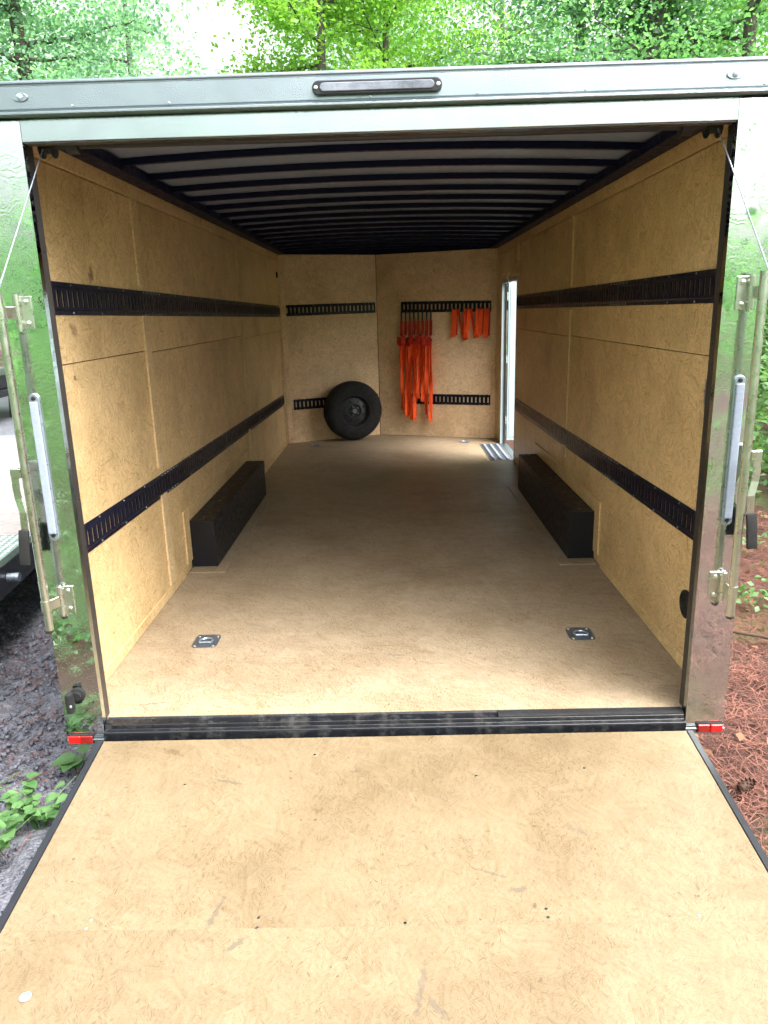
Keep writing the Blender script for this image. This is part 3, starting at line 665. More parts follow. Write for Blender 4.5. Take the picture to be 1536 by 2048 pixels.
# --------------------------------- rear frame: posts, header, lights, bars
def rear():
    for s in (-1, 1):
        xi, xo = 1.16, 1.312
        # post as a folded sheet: face, outer return, inner return
        po = [(s * xi, -.05), (s * xo, -.05), (s * xo, .012), (s * (xo - .02), .012), (s * (xo - .02), -.044), (s * (xi + .004), -.044), (s * (xi + .004), -.02), (s * xi, -.02)]
        post = MB().prism(po, 'z', -.052, 2.192).build('corner_post', 'mirror', T)
        # dark inner jamb behind the post edge
        a, b = sorted((s * (xi + .002), s * (xi + .02)))
        MB().box(a, b, -.018, .03, -.05, 2.13).build('jamb_liner', 'seal', post, 0.002)
        a, b = sorted((s * (xi - .003), s * (xi + .006))); MB().box(a, b, -.0495, -.047, -.05, 2.125).build('edge_seal', 'alu', post) if False else None
        a, b = sorted((s * (xi + .02), s * (xo - .022))); MB().box(a, b, -.018, -.002, -.05, 2.2).build('post_core', 'seal', post)
        # foot of the post: grooved aluminium end
        a, b = sorted((s * (xi - .005), s * xo))
        f = MB().prism([(-.056, -.054), (-.056, -.064), (-.060, -.066), (-.060, -.072), (-.056, -.074), (-.056, -.090), (.0, -.090), (.0, -.054)], 'x', a, b).build('post_foot', 'alu', post)
        # red side marker at the foot
        a, b = sorted((s * 1.205, s * 1.304)); w = b - a
        base = MB().box(a - .003, b + .003, -.058, -.0505, -.084, -.043).build('marker_lamp', 'rubber', post, 0.002)
        c = (a + b) / 2
        lo, hi = (a, c), (c, b)
        inner, outer = (hi, lo) if s < 0 else (lo, hi)
        MB().box(outer[0] + .001, outer[1] - .0005, -.068, -.0585, -.081, -.047).build('red_lens', 'red', base, 0.003)
        MB().box(inner[0] + .0005, inner[1] - .001, -.067, -.0585, -.081, -.047).build('dark_red_lens', 'darkred', base, 0.003)
        # upright clear strip lamp
        xl = s * 1.243
        def stadium(cx, z0, z1, r, n=10):
            return [(cx + r * math.cos(q), z1 + r * math.sin(q)) for q in np.linspace(0, math.pi, n)] + [(cx + r * math.cos(q), z0 + r * math.sin(q)) for q in np.linspace(math.pi, 2 * math.pi, n)]
        strip = MB().prism(stadium(xl, .79, 1.298, .0185), 'y', -.0600, -.0505).build('strip_lamp', 'galv', post, 0.002)
        MB().box(xl - .0145, xl + .0145, -.069, -.0605, .800, 1.288).build('clear_lens', 'lens', strip, 0.004, 2)
        for z in (.792, 1.299): MB().lathe([(.008, 0), (.007, .004), (0, .005)], (xl, -.0602, z), (0, -1, 0), 10).build('screw', 'black', strip, smooth=True)
        # lock bar with hinged brackets and handle
        xb, yb = (-1.282 if s < 0 else 1.262), -.118
        bar = MB(); bar.tube([(xb, yb, .440), (xb, yb, 1.66)], .0148, 18); bo = bar.build('lock_bar', 'zinc', T, 0.0, smooth=True)
        MB().lathe([(.0152, 0), (.0152, .004), (.010, .010), (0, .010)], (xb, yb, .438), (0, 0, -1), 16).build('bar_cap', 'seal', bo, smooth=True)
        for zc_ in (1.592, .535):
            xp = s * 1.222                                        # centre of the fixed leaf
            leaf = MB().box(xp - .019, xp + .019, -.056, -.0505, zc_ - .055, zc_ + .055).build('hinge_leaf', 'zinc', bo, 0.002)
            xk = xp + s * .027
            hp = MB(); hp.tube([(xk, -.064, zc_ - .055), (xk, -.064, zc_ - .022)], .0125, 14); hp.build('hinge_knuckle', 'zinc', bo, smooth=True)
            hp = MB(); hp.tube([(xk, -.064, zc_ + .024), (xk, -.064, zc_ + .055)], .0125, 14); hp.build('hinge_knuckle', 'zinc', bo, smooth=True)
            hp = MB(); hp.tube([(xk, -.064, zc_ - .0205), (xk, -.064, zc_ + .0225)], .0118, 14); hp.build('hinge_knuckle', 'zinc', bo, smooth=True)
            hp = MB(); hp.tube([(xk, -.064, zc_ - .062), (xk, -.064, zc_ + .062)], .006, 10); hp.build('hinge_pin', 'chrome', bo, smooth=True)
            for dz in (-.036, .036): MB().lathe([(.0095, 0), (.008, .005), (0, .007)], (xp, -.0565, zc_ + dz), (0, -1, 0), 14).build('bolt', 'chrome', bo, smooth=True)
            # arm from the knuckle to the bar, with a wrap round the bar
            arm = MB().prism([(xk, -.076), (xb - s * .012, yb - .004), (xb - s * .008, yb + .006), (xk, -.066)], 'z', zc_ - .019, zc_ + .021).build('bracket_arm', 'zinc', bo, 0.001)
            MB().lathe([(.0152, -.02), (.018, -.02), (.018, .022), (.0152, .022)], (xb, yb, zc_), (0, 0, 1), 18, True).build('bar_clamp', 'zinc', bo, smooth=True)
        # handle: short plate off the bar, bent flat bar, rubber grip
        hx = xb + s * .038
        MB().box(*sorted((xb + s * .014, hx + s * .014)), yb - .010, yb + .010, 1.025, 1.06).build('handle_plate', 'zinc', bo, 0.002)
        prof = [(1.062, 0.0), (.985, .002), (.95, 0), (.90, -.012), (.82, -.006)]
        pts = [(hx + s * d, yb - .004 - abs(d) * .5, z) for z, d in prof]
        MB().ribbon(pts, .026, (1, 0, 0), .005).build('handle', 'zinc', bo, 0.001)
        pts = [(hx - s * .006, yb - .012, .835), (hx - s * .002, yb - .016, .80), (hx + s * .004, yb - .018, .73), (hx + s * .006, yb - .018, .705)]
        MB().ribbon(pts, .036, (1, 0, 0), .015).build('grip', 'rubber', bo, 0.005, 2, True)
    # header and drip cap
    MB().prism([(-.050, 2.128), (-.050, 2.196), (-.0, 2.196), (0.0, 2.128)], 'x', -1.1595, 1.1595).build('header', 'header', T, 0.0015)
    MB().box(-1.155, 1.155, -.046, -.004, 2.1235, 2.1275).build('header_seal', 'seal', T)
    cap = MB().prism([(-.082, 2.198), (-.090, 2.200), (-.090, 2.207), (-.078, 2.211), (-.074, 2.2135), (-.074, 2.216), (-.078, 2.218), (-.078, 2.2835), (-.074, 2.285), (-.074, 2.289), (-.080, 2.291), (-.080, 2.297), (-.070, 2.303), (.10, 2.303), (.27, 2.325), (.27, 2.31), (.10, 2.288), (.02, 2.288), (.02, 2.198)], 'x', -1.40, 1.40).build('drip_cap', 'alu', T, 0.001)
    for x, z in ((-1.134, 2.252), (1.125, 2.252)):
        b = MB().prism([(x + .026 * math.cos(q), z + .013 * math.sin(q)) for q in np.linspace(0, 2 * math.pi, 20, endpoint=False)], 'y', -.083, -.0785).build('clearance_lamp', 'alu', T, 0.001)
        MB().lathe([(.010, 0), (.009, .003), (.006, .005), (0, .006)], (x, -.0832, z), (0, -1, 0), 18).build('dome_lens', 'lens', b, smooth=True)
    def stad(x0, x1, z, r, n=12):
        return [(x1 + r * math.cos(q), z + r * math.sin(q)) for q in np.linspace(-math.pi / 2, math.pi / 2, n)] + [(x0 + r * math.cos(q), z + r * math.sin(q)) for q in np.linspace(math.pi / 2, 3 * math.pi / 2, n)]
    z = 2.249
    lb = MB().prism(stad(-.182, .187, z, .0205), 'y', -.093, -.0785).build('brake_lamp', 'black', T, 0.003, 2)
    MB().prism(stad(-.165, .170, z, .0125), 'y', -.0985, -.0935).build('clear_lens', 'lampgrey', lb, 0.002)
    for x in (-.190, .195): MB().lathe([(.0065, 0), (.006, .003), (0, .004)], (x, -.0932, z), (0, -1, 0), 12).build('screw', 'chrome', lb, smooth=True)
    for x in (-.97, -.66, -.02, .32, .66, 1.22, -1.30, 1.30):
        MB().lathe([(.004, 0), (.0035, .002), (0, .003)], (x, -.0785, 2.2235), (0, -1, 0), 8).build('rivet', 'chrome', cap, smooth=True)
    # torsion shaft with cable drums and the two ramp cables
    MB().tube([(-1.155, .075, 2.140), (1.155, .075, 2.140)], .014, 10).build('spring_shaft', 'black', T, smooth=True)
    MB().tube([(-.98, .075, 2.165), (.98, .075, 2.165)], .028, 14).build('torsion_spring', 'black', T, smooth=True)
    for s in (-1, 1):
        MB().lathe([(.034, -.022), (.034, -.018), (.020, -.015), (.020, .015), (.034, .018), (.034, .022)], (s * 1.130, .075, 2.134), (1, 0, 0), 26).build('cable_drum', 'black', T, smooth=True)
        MB().lathe([(.030, -.02), (.030, .02)], (s * 1.04, .075, 2.140), (1, 0, 0), 18).build('shaft_bearing', 'black', T, smooth=True)
        MB().tube([(s * 1.137, .050, 2.125), (s * 1.195, -2.06, -.20)], .0022, 6).build('ramp_cable', 'galv', T)
    # rubber bumper hook on the left post
    x, z = -1.258, .118
    k = MB().lathe([(.030, 0), (.030, .006), (.018, .010), (.018, .02)], (x + .012, -.0505, z + .012), (0, -1, 0), 20).build('hold_back', 'rubber', T, 0, 1, True)
    MB().box(x - .018, x + .010, -.105, -.072, z - .045, z + .04).build('hook', 'rubber', k, 0.010, 2)
    MB().lathe([(.006, 0), (.005, .004), (0, .005)], (x + .004, -.106, z - .01), (0, -1, 0), 10).build('bolt', 'chrome', k, smooth=True)
    # sill: dusty ledge, bright rib, black face
    sill = MB().prism([(.0, -.001), (-.004, -.008), (-.044, -.012), (-.046, -.030), (-.066, -.032), (-.070, -.036), (-.070, -.14), (.0, -.14)], 'x', -1.157, 1.157).build('sill', 'sillblack', T, 0.001)
    MB().tube([(-1.155, -.068, -.0325), (1.155, -.068, -.0325)], .0035, 8).build('sill_bead', 'black', sill, smooth=True)
    MB().prism([(-.006, -.006), (-.006, .0), (-.030, -.001), (-.040, -.0035), (-.043, -.010)], 'x', .42, 1.155).build('sill_seal', 'rubber', sill, 0.001)
    # ramp
    tr = 0.115
    rz = lambda y, o=0.0: -.051 + (y + .10) * tr + o
    ramp_o = bpy.data.objects.new('ramp', None); COL.objects.link(ramp_o); ramp_o.parent = T
    def slab(name, y0, y1, x0, x1, o0, o1, mat, bev=0.001):
        return MB().prism([(y0, rz(y0, o0)), (y1, rz(y1, o0)), (y1, rz(y1, o1)), (y0, rz(y0, o1))], 'x', x0, x1).build(name, mat, ramp_o, bev)
    slab('ramp_board', -.9396, -.098, -1.146, 1.146, -.016, 0, 'ramp')
    slab('ramp_board', -2.13, -.9397, -1.146, 1.146, -.016, -.0001, 'ramp', 0)
    for s in (-1, 1):
        a, b = sorted((s * 1.147, s * 1.172)); slab('edge_rail', -2.14, -.10, a, b, -.06, .003, 'black', .002)
    slab('ramp_underframe', -2.13, -.11, -1.14, 1.14, -.055, -.018, 'black')
    y1 = -2.15; z1 = rz(y1)
    MB().prism([(y1, z1 - .005), (y1 - .36, -GZ + .012), (y1 - .36, -GZ + .03), (y1, z1 + .008)], 'x', -1.12, 1.12).build('ramp_flap', 'ramp', ramp_o, 0.002)
    sc_pts = [(-.90, -.932), (-.895, -.905), (-.40, -.905), (-.40, -.938), (.03, -.93), (.445, -.89), (.445, -.918), (.88, -.92), (-.97, -.36), (-.76, -.35), (.30, -.33), (.70, -.3), (-.3, -.2)]
    for x, y in sc_pts:
        MB().lathe([(.0055, 0), (.005, .0012), (0, .0016)], (x, y, rz(y, .0003)), (0, 0, 1), 10).build('screw', 'chrome', ramp_o, smooth=True)
    MB().lathe([(.0165, 0), (.0165, .0016), (.008, .002), (.0075, .0045), (0, .005)], (-.985, -1.135, rz(-1.135, .0003)), (0, 0, 1), 20).build('washer_bolt', 'chrome', ramp_o, smooth=True)
rear()

# ------------------------------------------------------------------ things in the trailer
def spare():
    cx, cz, R = -.475, .366, .362
    y = nose_pt(-1, cx)[0].y - .20
    n = Vector((NL.x, NL.y, 0)).normalized(); n = (n + Vector((0, -.35, .03))).normalized()
    w = thing('spare_wheel', 'black spare wheel leaning against the front wall', 'spare wheel', (cx, y, GZ + .001))
    c = Vector((0, 0, cz)); h = .105
    prof = [(.195, -h), (.25, -h - .008), (.31, -h - .004), (.335, -h + .012), (.352, -h + .03), (.3585, -.06), (.354, -.058), (.354, -.048), (.361, -.046), (.362, -.006), (.355, -.004), (.355, .004), (.362, .006), (.361, .046), (.354, .048), (.354, .058), (.3585, .06), (.352, h - .03), (.335, h - .012), (.31, h + .004), (.25, h + .008), (.195, h)]
    MB().lathe(prof, c, n, 64, True).build('tyre', 'rubber', w, smooth=True)
    rim = MB().lathe([(.198, h - .002), (.192, h + .004), (.185, h - .006), (.172, h - .02), (.165, h - .05), (.135, h - .045), (.11, h - .028), (.085, h - .028), (.075, h - .045), (.045, h - .045), (.042, h - .02), (.0, h - .018)], c, n, 48, False, False).build('rim', 'rim', w, smooth=True)
    a = n.cross(Vector((0, 0, 1))).normalized(); b = n.cross(a)
    for k in range(8):
        q = 2 * math.pi * (k + .5) / 8; p = c + (a * math.cos(q) + b * math.sin(q)) * .122 + n * (h - .030)
        MB().lathe([(.013, .0), (.013, .004), (.010, .0045), (.0, .001)], p, n, 12).build('vent_hole', 'rubber', rim, smooth=True)
    for k in range(5):
        q = 2 * math.pi * k / 5; p = c + (a * math.cos(q) + b * math.sin(q)) * .058 + n * (h - .044)
        MB().lathe([(.010, 0), (.010, .012), (.006, .018), (0, .018)], p, n, 8).build('wheel_nut', 'galv', rim, smooth=True)
    MB().lathe([(.03, 0), (.029, .03), (.02, .038), (0, .038)], c + n * (h - .044), n, 20).build('hub_cap', 'galv', rim, smooth=True)
spare()

ORD = ['leftmost', 'second from left', 'third from left', 'fourth from left', 'fifth from left', 'sixth from left', 'seventh from left', 'rightmost']
def straps():
    nr = Vector((NR.x, NR.y, 0)); along = Vector((-NR.y, NR.x, 0)); along = along if along.x > 0 else -along
    bots = [.30, .27, .235, .225, .50, .46, .25, .21]
    rr = random.Random(3)
    for i in range(8):
        x = .165 + i * .0508; q, _ = nose_pt(1, x, .016); org = Vector((q.x, q.y, GZ + 1.545))
        t = thing('ratchet_strap', f'orange ratchet strap, {ORD[i]} of the long bundle on front wall', 'strap', org, 0, 'long orange ratchet straps')
        def W(u, d, z): return along * u + nr * d + Vector((0, 0, z))
        # hook fitting: flat steel tongue with a spring gate
        MB().ribbon([W(0, -.01, .0), W(0, .006, -.005), W(0, .010, -.05), W(0, .012, -.135)], .021, along, .004).build('hook', 'black', t, 0.001)
        # stitched short web down to the ratchet
        zb = -1.545 + 1.20 + rr.uniform(-.012, .012)
        MB().ribbon([W(0, .012, -.12), W(rr.uniform(-.004, .004), .018, -.2), W(0, .026, zb + .05)], .036, along, .004).build('short_web', 'darkorange', t)
        # ratchet body
        yw = rr.uniform(-.5, .5); wd = (along * math.cos(yw) + nr * math.sin(yw))
        rb = MB(); off = .045 + rr.uniform(0, .05)
        c = W(rr.uniform(-.006, .006), off, zb)
        rb.tube([c - wd * .026, c + wd * .026], .016, 12); ro = rb.build('ratchet', 'black' if i in (1, 4, 6, 7) else 'darkorange', t, smooth=True)
        MB().ribbon([c + Vector((0, 0, .035)) + nr * .012, c + nr * .022, c + Vector((0, 0, -.05)) + nr * .012], .034, wd, .004).build('ratchet_handle', 'black' if i in (1, 7) else 'orange', ro, 0.001)
        MB().tube([c - wd * .030 + Vector((0, 0, -.03)), c + wd * .030 + Vector((0, 0, -.03))], .005, 8).build('ratchet_axle', 'chrome', ro, smooth=True)
        # folded bundle of web at the ratchet
        pts = [c + nr * (.022 + .02 * math.sin(a)) + Vector((0, 0, .052 * math.cos(a) - .01)) + along * rr.uniform(-.006, .006) for a in np.linspace(0, 5.2, 12)]
        MB().ribbon(pts, .050, wd, .005).build('folded_web', 'darkorange', t)
        # the long loop
        zl = bots[i] - 1.545; n = 15
        for side, off2 in ((-1, .026), (1, .052)):
            ph = rr.uniform(0, 6); pts = []; wds = []
            for k in range(n):
                f = k / (n - 1); z = lerp(zb - .02, zl + (.03 if side < 0 else 0), f)
                u = side * .008 + .010 * math.sin(f * 4 + ph) * f + (i - 3.5) * -.0015 * f
                pts.append(W(u, off2 + .008 * math.sin(f * 5 + ph), z)); a = 1.0 * math.sin(f * 4.5 + ph); wds.append(along * math.cos(a) + nr * math.sin(a))
            if side > 0:
                end = pts[-1]
                for a in (.7, 1.5, 2.3): pts.append(end + nr * (-.014 * math.sin(a)) + Vector((0, 0, -.014 * (1 - math.cos(a)) * .9))); wds.append(wds[-1])
            MB().ribbon(pts, .047, wds, .005).build('long_web', 'orange', t)
    # five short looped straps on the right end of the upper rail
    spec = [(.80, .335, 'flat', 0), (.872, .345, 'loop', .10), (.962, .355, 'loop', -.06), (1.02, .33, 'loop', .06), (1.10, .325, 'flat', .03), (1.17, .345, 'flat', .02)]
    lab = ['single narrow one at the left', 'wide loop second from the left', 'crossed loop in the middle', 'narrow loop right of the crossed one', 'second from the right', 'end one at the right beside the corner']
    for i, (x, ln, kind, sw) in enumerate(spec):
        q, _ = nose_pt(1, x, .016); org = Vector((q.x, q.y, GZ + 1.56))
        t = thing('short_strap', f'short orange strap on the upper rail, {lab[i]}', 'strap', org, 0, 'short orange loop straps')
        def W(u, d, z): return along * u + nr * d + Vector((0, 0, z))
        MB().ribbon([W(-.0, -.008, .0), W(0, .006, -.008), W(0, .012, -.03)], .02, along, .004).build('hook', 'black', t)
        if kind == 'flat':
            MB().ribbon([W(0, .012, -.012), W(-.004, .022, -.12), W(-.01, .024, -.25), W(-.014, .024, -ln)], .062, along, .004).build('front_web', 'orange', t)
            MB().ribbon([W(.012, .006, -.012), W(.012, .008, -.14), W(.006, .010, -ln + .02)], .056, along, .003).build('back_web', 'darkorange', t)
            MB().box(-.024, .024, -.034, -.024, -ln, -ln + .05).build('sewn_end', 'orange', t, 0.002) if False else None
        else:
            pts = []; wds = []
            for f in np.linspace(0, 1, 19):
                a = f * math.pi; u = -.035 + sw * .9 * math.sin(a * .5) + .02 * math.sin(a * 2); z = -.01 - ln * math.sin(a) ** .8
                pts.append(W(lerp(-.03, .03 + sw * .3, f) + (sw * .5) * math.sin(a), .012 + .02 * math.sin(a), z)); th = .9 * math.cos(a); wds.append(along * math.cos(th) + nr * math.sin(th))
            MB().ribbon(pts, .058, wds, .004).build('web_loop', 'orange', t)
straps()

# ------------------------------------------------------------------ flatbed trailer on the left
def flatbed():
    ang = math.radians(6.2)
    o = thing('flatbed_trailer', 'low flatbed trailer with weathered plank deck parked on the left', 'trailer', (-2.29, 1.41, 0), ang)
    # local: right side edge at x=0, deck runs +y; bed height
    h = .62; W = 2.2; y0, y1 = -1.2, 5.2
    for i in range(28):
        a = .62 + i * .163
        if a + .16 > y1 - .25: break
        MB().box(-W, -.03, a + .003, a + .160, h - .035, h + random.uniform(-.002, .002)).build('plank', 'deckwood', o, 0.003)
    MB().box(-W, -.012, y0, .615, h - .012, h - .002).build('tread_plate', 'diamond', o)
    MB().box(-W, -.012, y1 - .40, y1, h - .012, h - .002).build('tread_plate', 'diamond', o)
    MB().box(-.012, .05, y0, y1, h - .17, h + .006).build('side_rail', 'black', o, 0.004)
    MB().box(-W - .06, -W, y0, y1, h - .17, h + .006).build('side_rail', 'black', o, 0.004)
    MB().box(-W, -.013, y0, y0 + .08, h - .17, h - .014).build('end_rail', 'black', o, 0.004)
    for y in (-.9, -.05, 1.4, 2.8, 4.2):
        m = MB(); m.tube([(.052, y, h - .075), (.12, y, h - .075)], .026, 12); m.build('stake_pin', 'galv', o, smooth=True)
    for x in (-.6, -1.6): MB().box(x - .05, x + .05, y0 + .1, y1, h - .20, h - .045).build('chassis_beam', 'black', o)
    for s in (-.28, -W + .28):
        for y in (2.2, 3.1):
            w = MB().lathe([(.14, -.09), (.235, -.095), (.255, -.08), (.26, -.04), (.26, .04), (.255, .08), (.235, .095), (.14, .09)], (s, y, .285), (1, 0, 0), 30).build('wheel', 'rubber', o, smooth=True)
            MB().lathe([(.14, .07), (.11, .03), (.05, .05), (0, .05)], (s, y, .285), (1 if s > -1 else -1, 0, 0), 20).build('wheel_rim', 'white', w, smooth=True)
    # a second trailer further back: red frame, yellow load board
    u = thing('utility_trailer', 'small red and black utility trailer far left beyond the flatbed', 'trailer', (-8.2, 12.2, 0), math.radians(4))
    MB().box(-1.6, .7, -.9, 2.2, .55, .68).build('bed', 'black', u, .01)
    MB().box(-1.6, .7, -.95, -.91, .45, .54).build('tail_rail', 'redpaint', u, .005)
    MB().box(-1.5, .6, -.6, 1.8, .69, .95).build('dark_crate', 'black', u, .01)
    MB().box(-1.0, .2, -.97, -.951, .58, .66).build('white_plate', 'white', u, .003)
    for x in (-1.5, .6):
        MB().lathe([(.1, -.09), (.26, -.095), (.28, -.06), (.28, .06), (.26, .095), (.1, .09)], (x, .7, .28), (1, 0, 0), 24).build('wheel', 'rubber', u, smooth=True)
flatbed()

# ------------------------------------------------------------------ vegetation
def leaf_quads(C, size, flat=0.0, droop=0.0, rng=RNG):
    """folded four-point leaves at centres C; returns verts, faces"""
    n = len(C); d = rng.normal(size=(n, 3)); d[:, 2] = d[:, 2] * .6 - droop; d /= np.linalg.norm(d, axis=1)[:, None]
    nn = rng.normal(size=(n, 3)); nn[:, 2] = np.abs(nn[:, 2]) + flat; w = np.cross(d, nn); w /= np.linalg.norm(w, axis=1)[:, None] + 1e-9
    up = np.cross(w, d); s = (size * rng.uniform(.6, 1.25, n))[:, None]
    V = np.stack([C - d * s * .5, C + w * s * .36 + up * s * .09, C + d * s * .5, C - w * s * .36 + up * s * .09], 1).reshape(-1, 3)
    b = np.arange(n)[:, None] * 4
    F = np.concatenate([b + [[0, 1, 2]], b + [[0, 2, 3]]], 0)
    return V, F

def tree(name, label, x, y, h, base, rad, mat, bark, seed, n_leaf=9000, size=.13, trunk=.16, ivy=False, lean=(0, 0), dens=1.0):
    rng = np.random.default_rng(seed); z0 = -.05 + max(0, (x - 3.2) * .12)
    o = thing(name, label, 'tree', (x, y, z0), 0, 'trees behind the trailer')
    m = MB(); path = []; rs = []
    for k in range(9):
        f = k / 8; path.append((lean[0] * f + .10 * math.sin(f * 5 + seed), lean[1] * f + .10 * math.cos(f * 4 + seed), h * .92 * f)); rs.append(trunk * (1.25 if k == 0 else 1) * (1 - .8 * f) + .01)
    m.tube(path, rs, 10)
    tips = []
    nl = 20
    for k in range(nl):
        f = lerp(base / h, .95, (k + rng.random()) / nl); p0 = Vector(path[min(7, int(f / .92 * 8))]).lerp(Vector(path[min(8, int(f / .92 * 8) + 1)]), (f / .92 * 8) % 1)
        a = k * 2.4 + rng.uniform(-.4, .4); reach = rad * (1 - .65 * max(0, (f - .45) / .55)) * rng.uniform(.6, 1.05)
        pts = [p0]; q = Vector(p0)
        for j in range(1, 5):
            a += rng.uniform(-.25, .25); q = q + Vector((math.cos(a), math.sin(a), rng.uniform(.05, .38))) * (reach / 4); pts.append(q.copy())
            tips.append((np.array(q), .55 + .18 * j))
            # side twigs
            b = a + rng.choice([-1, 1]) * rng.uniform(.6, 1.1); e = q + Vector((math.cos(b), math.sin(b), rng.uniform(-.1, .4))) * reach * .25
            m.tube([q, e], [.014, .005], 4, False); tips.append((np.array(e), .55))
        m.tube(pts, [trunk * .30 * (1 - .2 * j) for j in range(5)], 6, False)
    m.build('trunk', bark, o, smooth=True)
    idx = rng.integers(0, len(tips), n_leaf)
    P = np.array([t[0] for t in tips])[idx]; S = np.array([t[1] for t in tips])[idx][:, None]
    C = P + rng.normal(size=(n_leaf, 3)) * S * np.array([.62, .62, .42]) * rad / 3.2
    V, F = leaf_quads(C, size, .4, .2, rng); np_mesh('crown', V, F, mat, o)
    if ivy:
        n = 2600; f = rng.random(n) ** .8; a = rng.uniform(0, 6.28, n); r = trunk * 1.1 + np.abs(rng.normal(size=n)) * .24
        C = np.stack([r * np.cos(a), r * np.sin(a), f * h * .8], 1); V, F = leaf_quads(C, .15, .2, .3, rng); np_mesh('ivy', V, F, 'leafdark', o)
    return o
def at_az(tanv, d): return (0.03 + d * tanv, -2.71 + d)
TREES = [
    # tan, dist, h, base, rad, mat, bark, nleaf, size, trunk, ivy, name/label
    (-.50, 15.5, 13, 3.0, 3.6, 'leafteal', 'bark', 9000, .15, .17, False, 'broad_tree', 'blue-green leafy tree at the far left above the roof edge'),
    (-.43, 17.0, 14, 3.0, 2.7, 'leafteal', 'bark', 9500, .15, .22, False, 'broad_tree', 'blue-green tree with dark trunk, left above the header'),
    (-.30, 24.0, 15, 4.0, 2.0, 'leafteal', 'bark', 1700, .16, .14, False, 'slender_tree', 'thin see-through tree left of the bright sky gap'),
    (-.07, 16.0, 14, 3.0, 2.0, 'leafyel', 'bark', 9500, .15, .12, False, 'slender_tree', 'yellow-green tree with thin dark trunk right of the sky gap'),
    (.00, 19.0, 14, 3.0, 3.4, 'leafyel', 'bark', 9000, .16, .13, False, 'broad_tree', 'bright yellow-green tree above the brake lamp'),
    (.135, 26.0, 15, 5.0, 3.6, 'leafmid', 'barkgrey', 4200, .17, .12, False, 'slender_tree', 'sparse tree with sky showing through, right of the brake lamp'),
    (.225, 15.0, 14, 3.0, 2.7, 'leafteal', 'barkgrey', 7500, .14, .13, False, 'slender_tree', 'tree with pale grey trunk left of the ivy-clad one'),
    (.315, 13.5, 13, 3.5, 2.8, 'leafmid', 'bark', 6500, .14, .22, True, 'ivy_tree', 'thick dark trunk wrapped in ivy above the right of the roof'),
    (.43, 13.0, 12, 2.5, 3.2, 'leafmid', 'bark', 9500, .14, .14, False, 'broad_tree', 'dense green tree above the right rear corner'),
    (.53, 16.5, 13, 2.5, 3.6, 'leafyel', 'bark', 9000, .15, .16, False, 'broad_tree', 'bright green tree at the far right edge'),
    (-.47, 26.0, 17, 4.0, 4.0, 'leafmid', 'bark', 9000, .18, .2, False, 'tall_tree', 'tall green tree standing behind the blue-green ones at left'),
    (.40, 24.0, 17, 4.0, 4.6, 'leafmid', 'bark', 9500, .18, .2, False, 'tall_tree', 'tall green tree standing behind the ivy-clad trunk'),
    (-.02, 29.0, 17, 4.0, 3.6, 'leafmid', 'bark', 8000, .19, .2, False, 'tall_tree', 'tall green tree standing behind the yellow-green ones'),
]
for i, (tv, d, h, base, rad, mat, bark, nlf, size, tr, ivy, nm, lab) in enumerate(TREES):
    x, y = at_az(tv, d); tree(nm, lab, x, y, h, base, rad, mat, bark, 100 + i, int(nlf * (4.6 if d < 14 else 3.6)), size * (.52 if d < 14 else .64), tr, ivy)

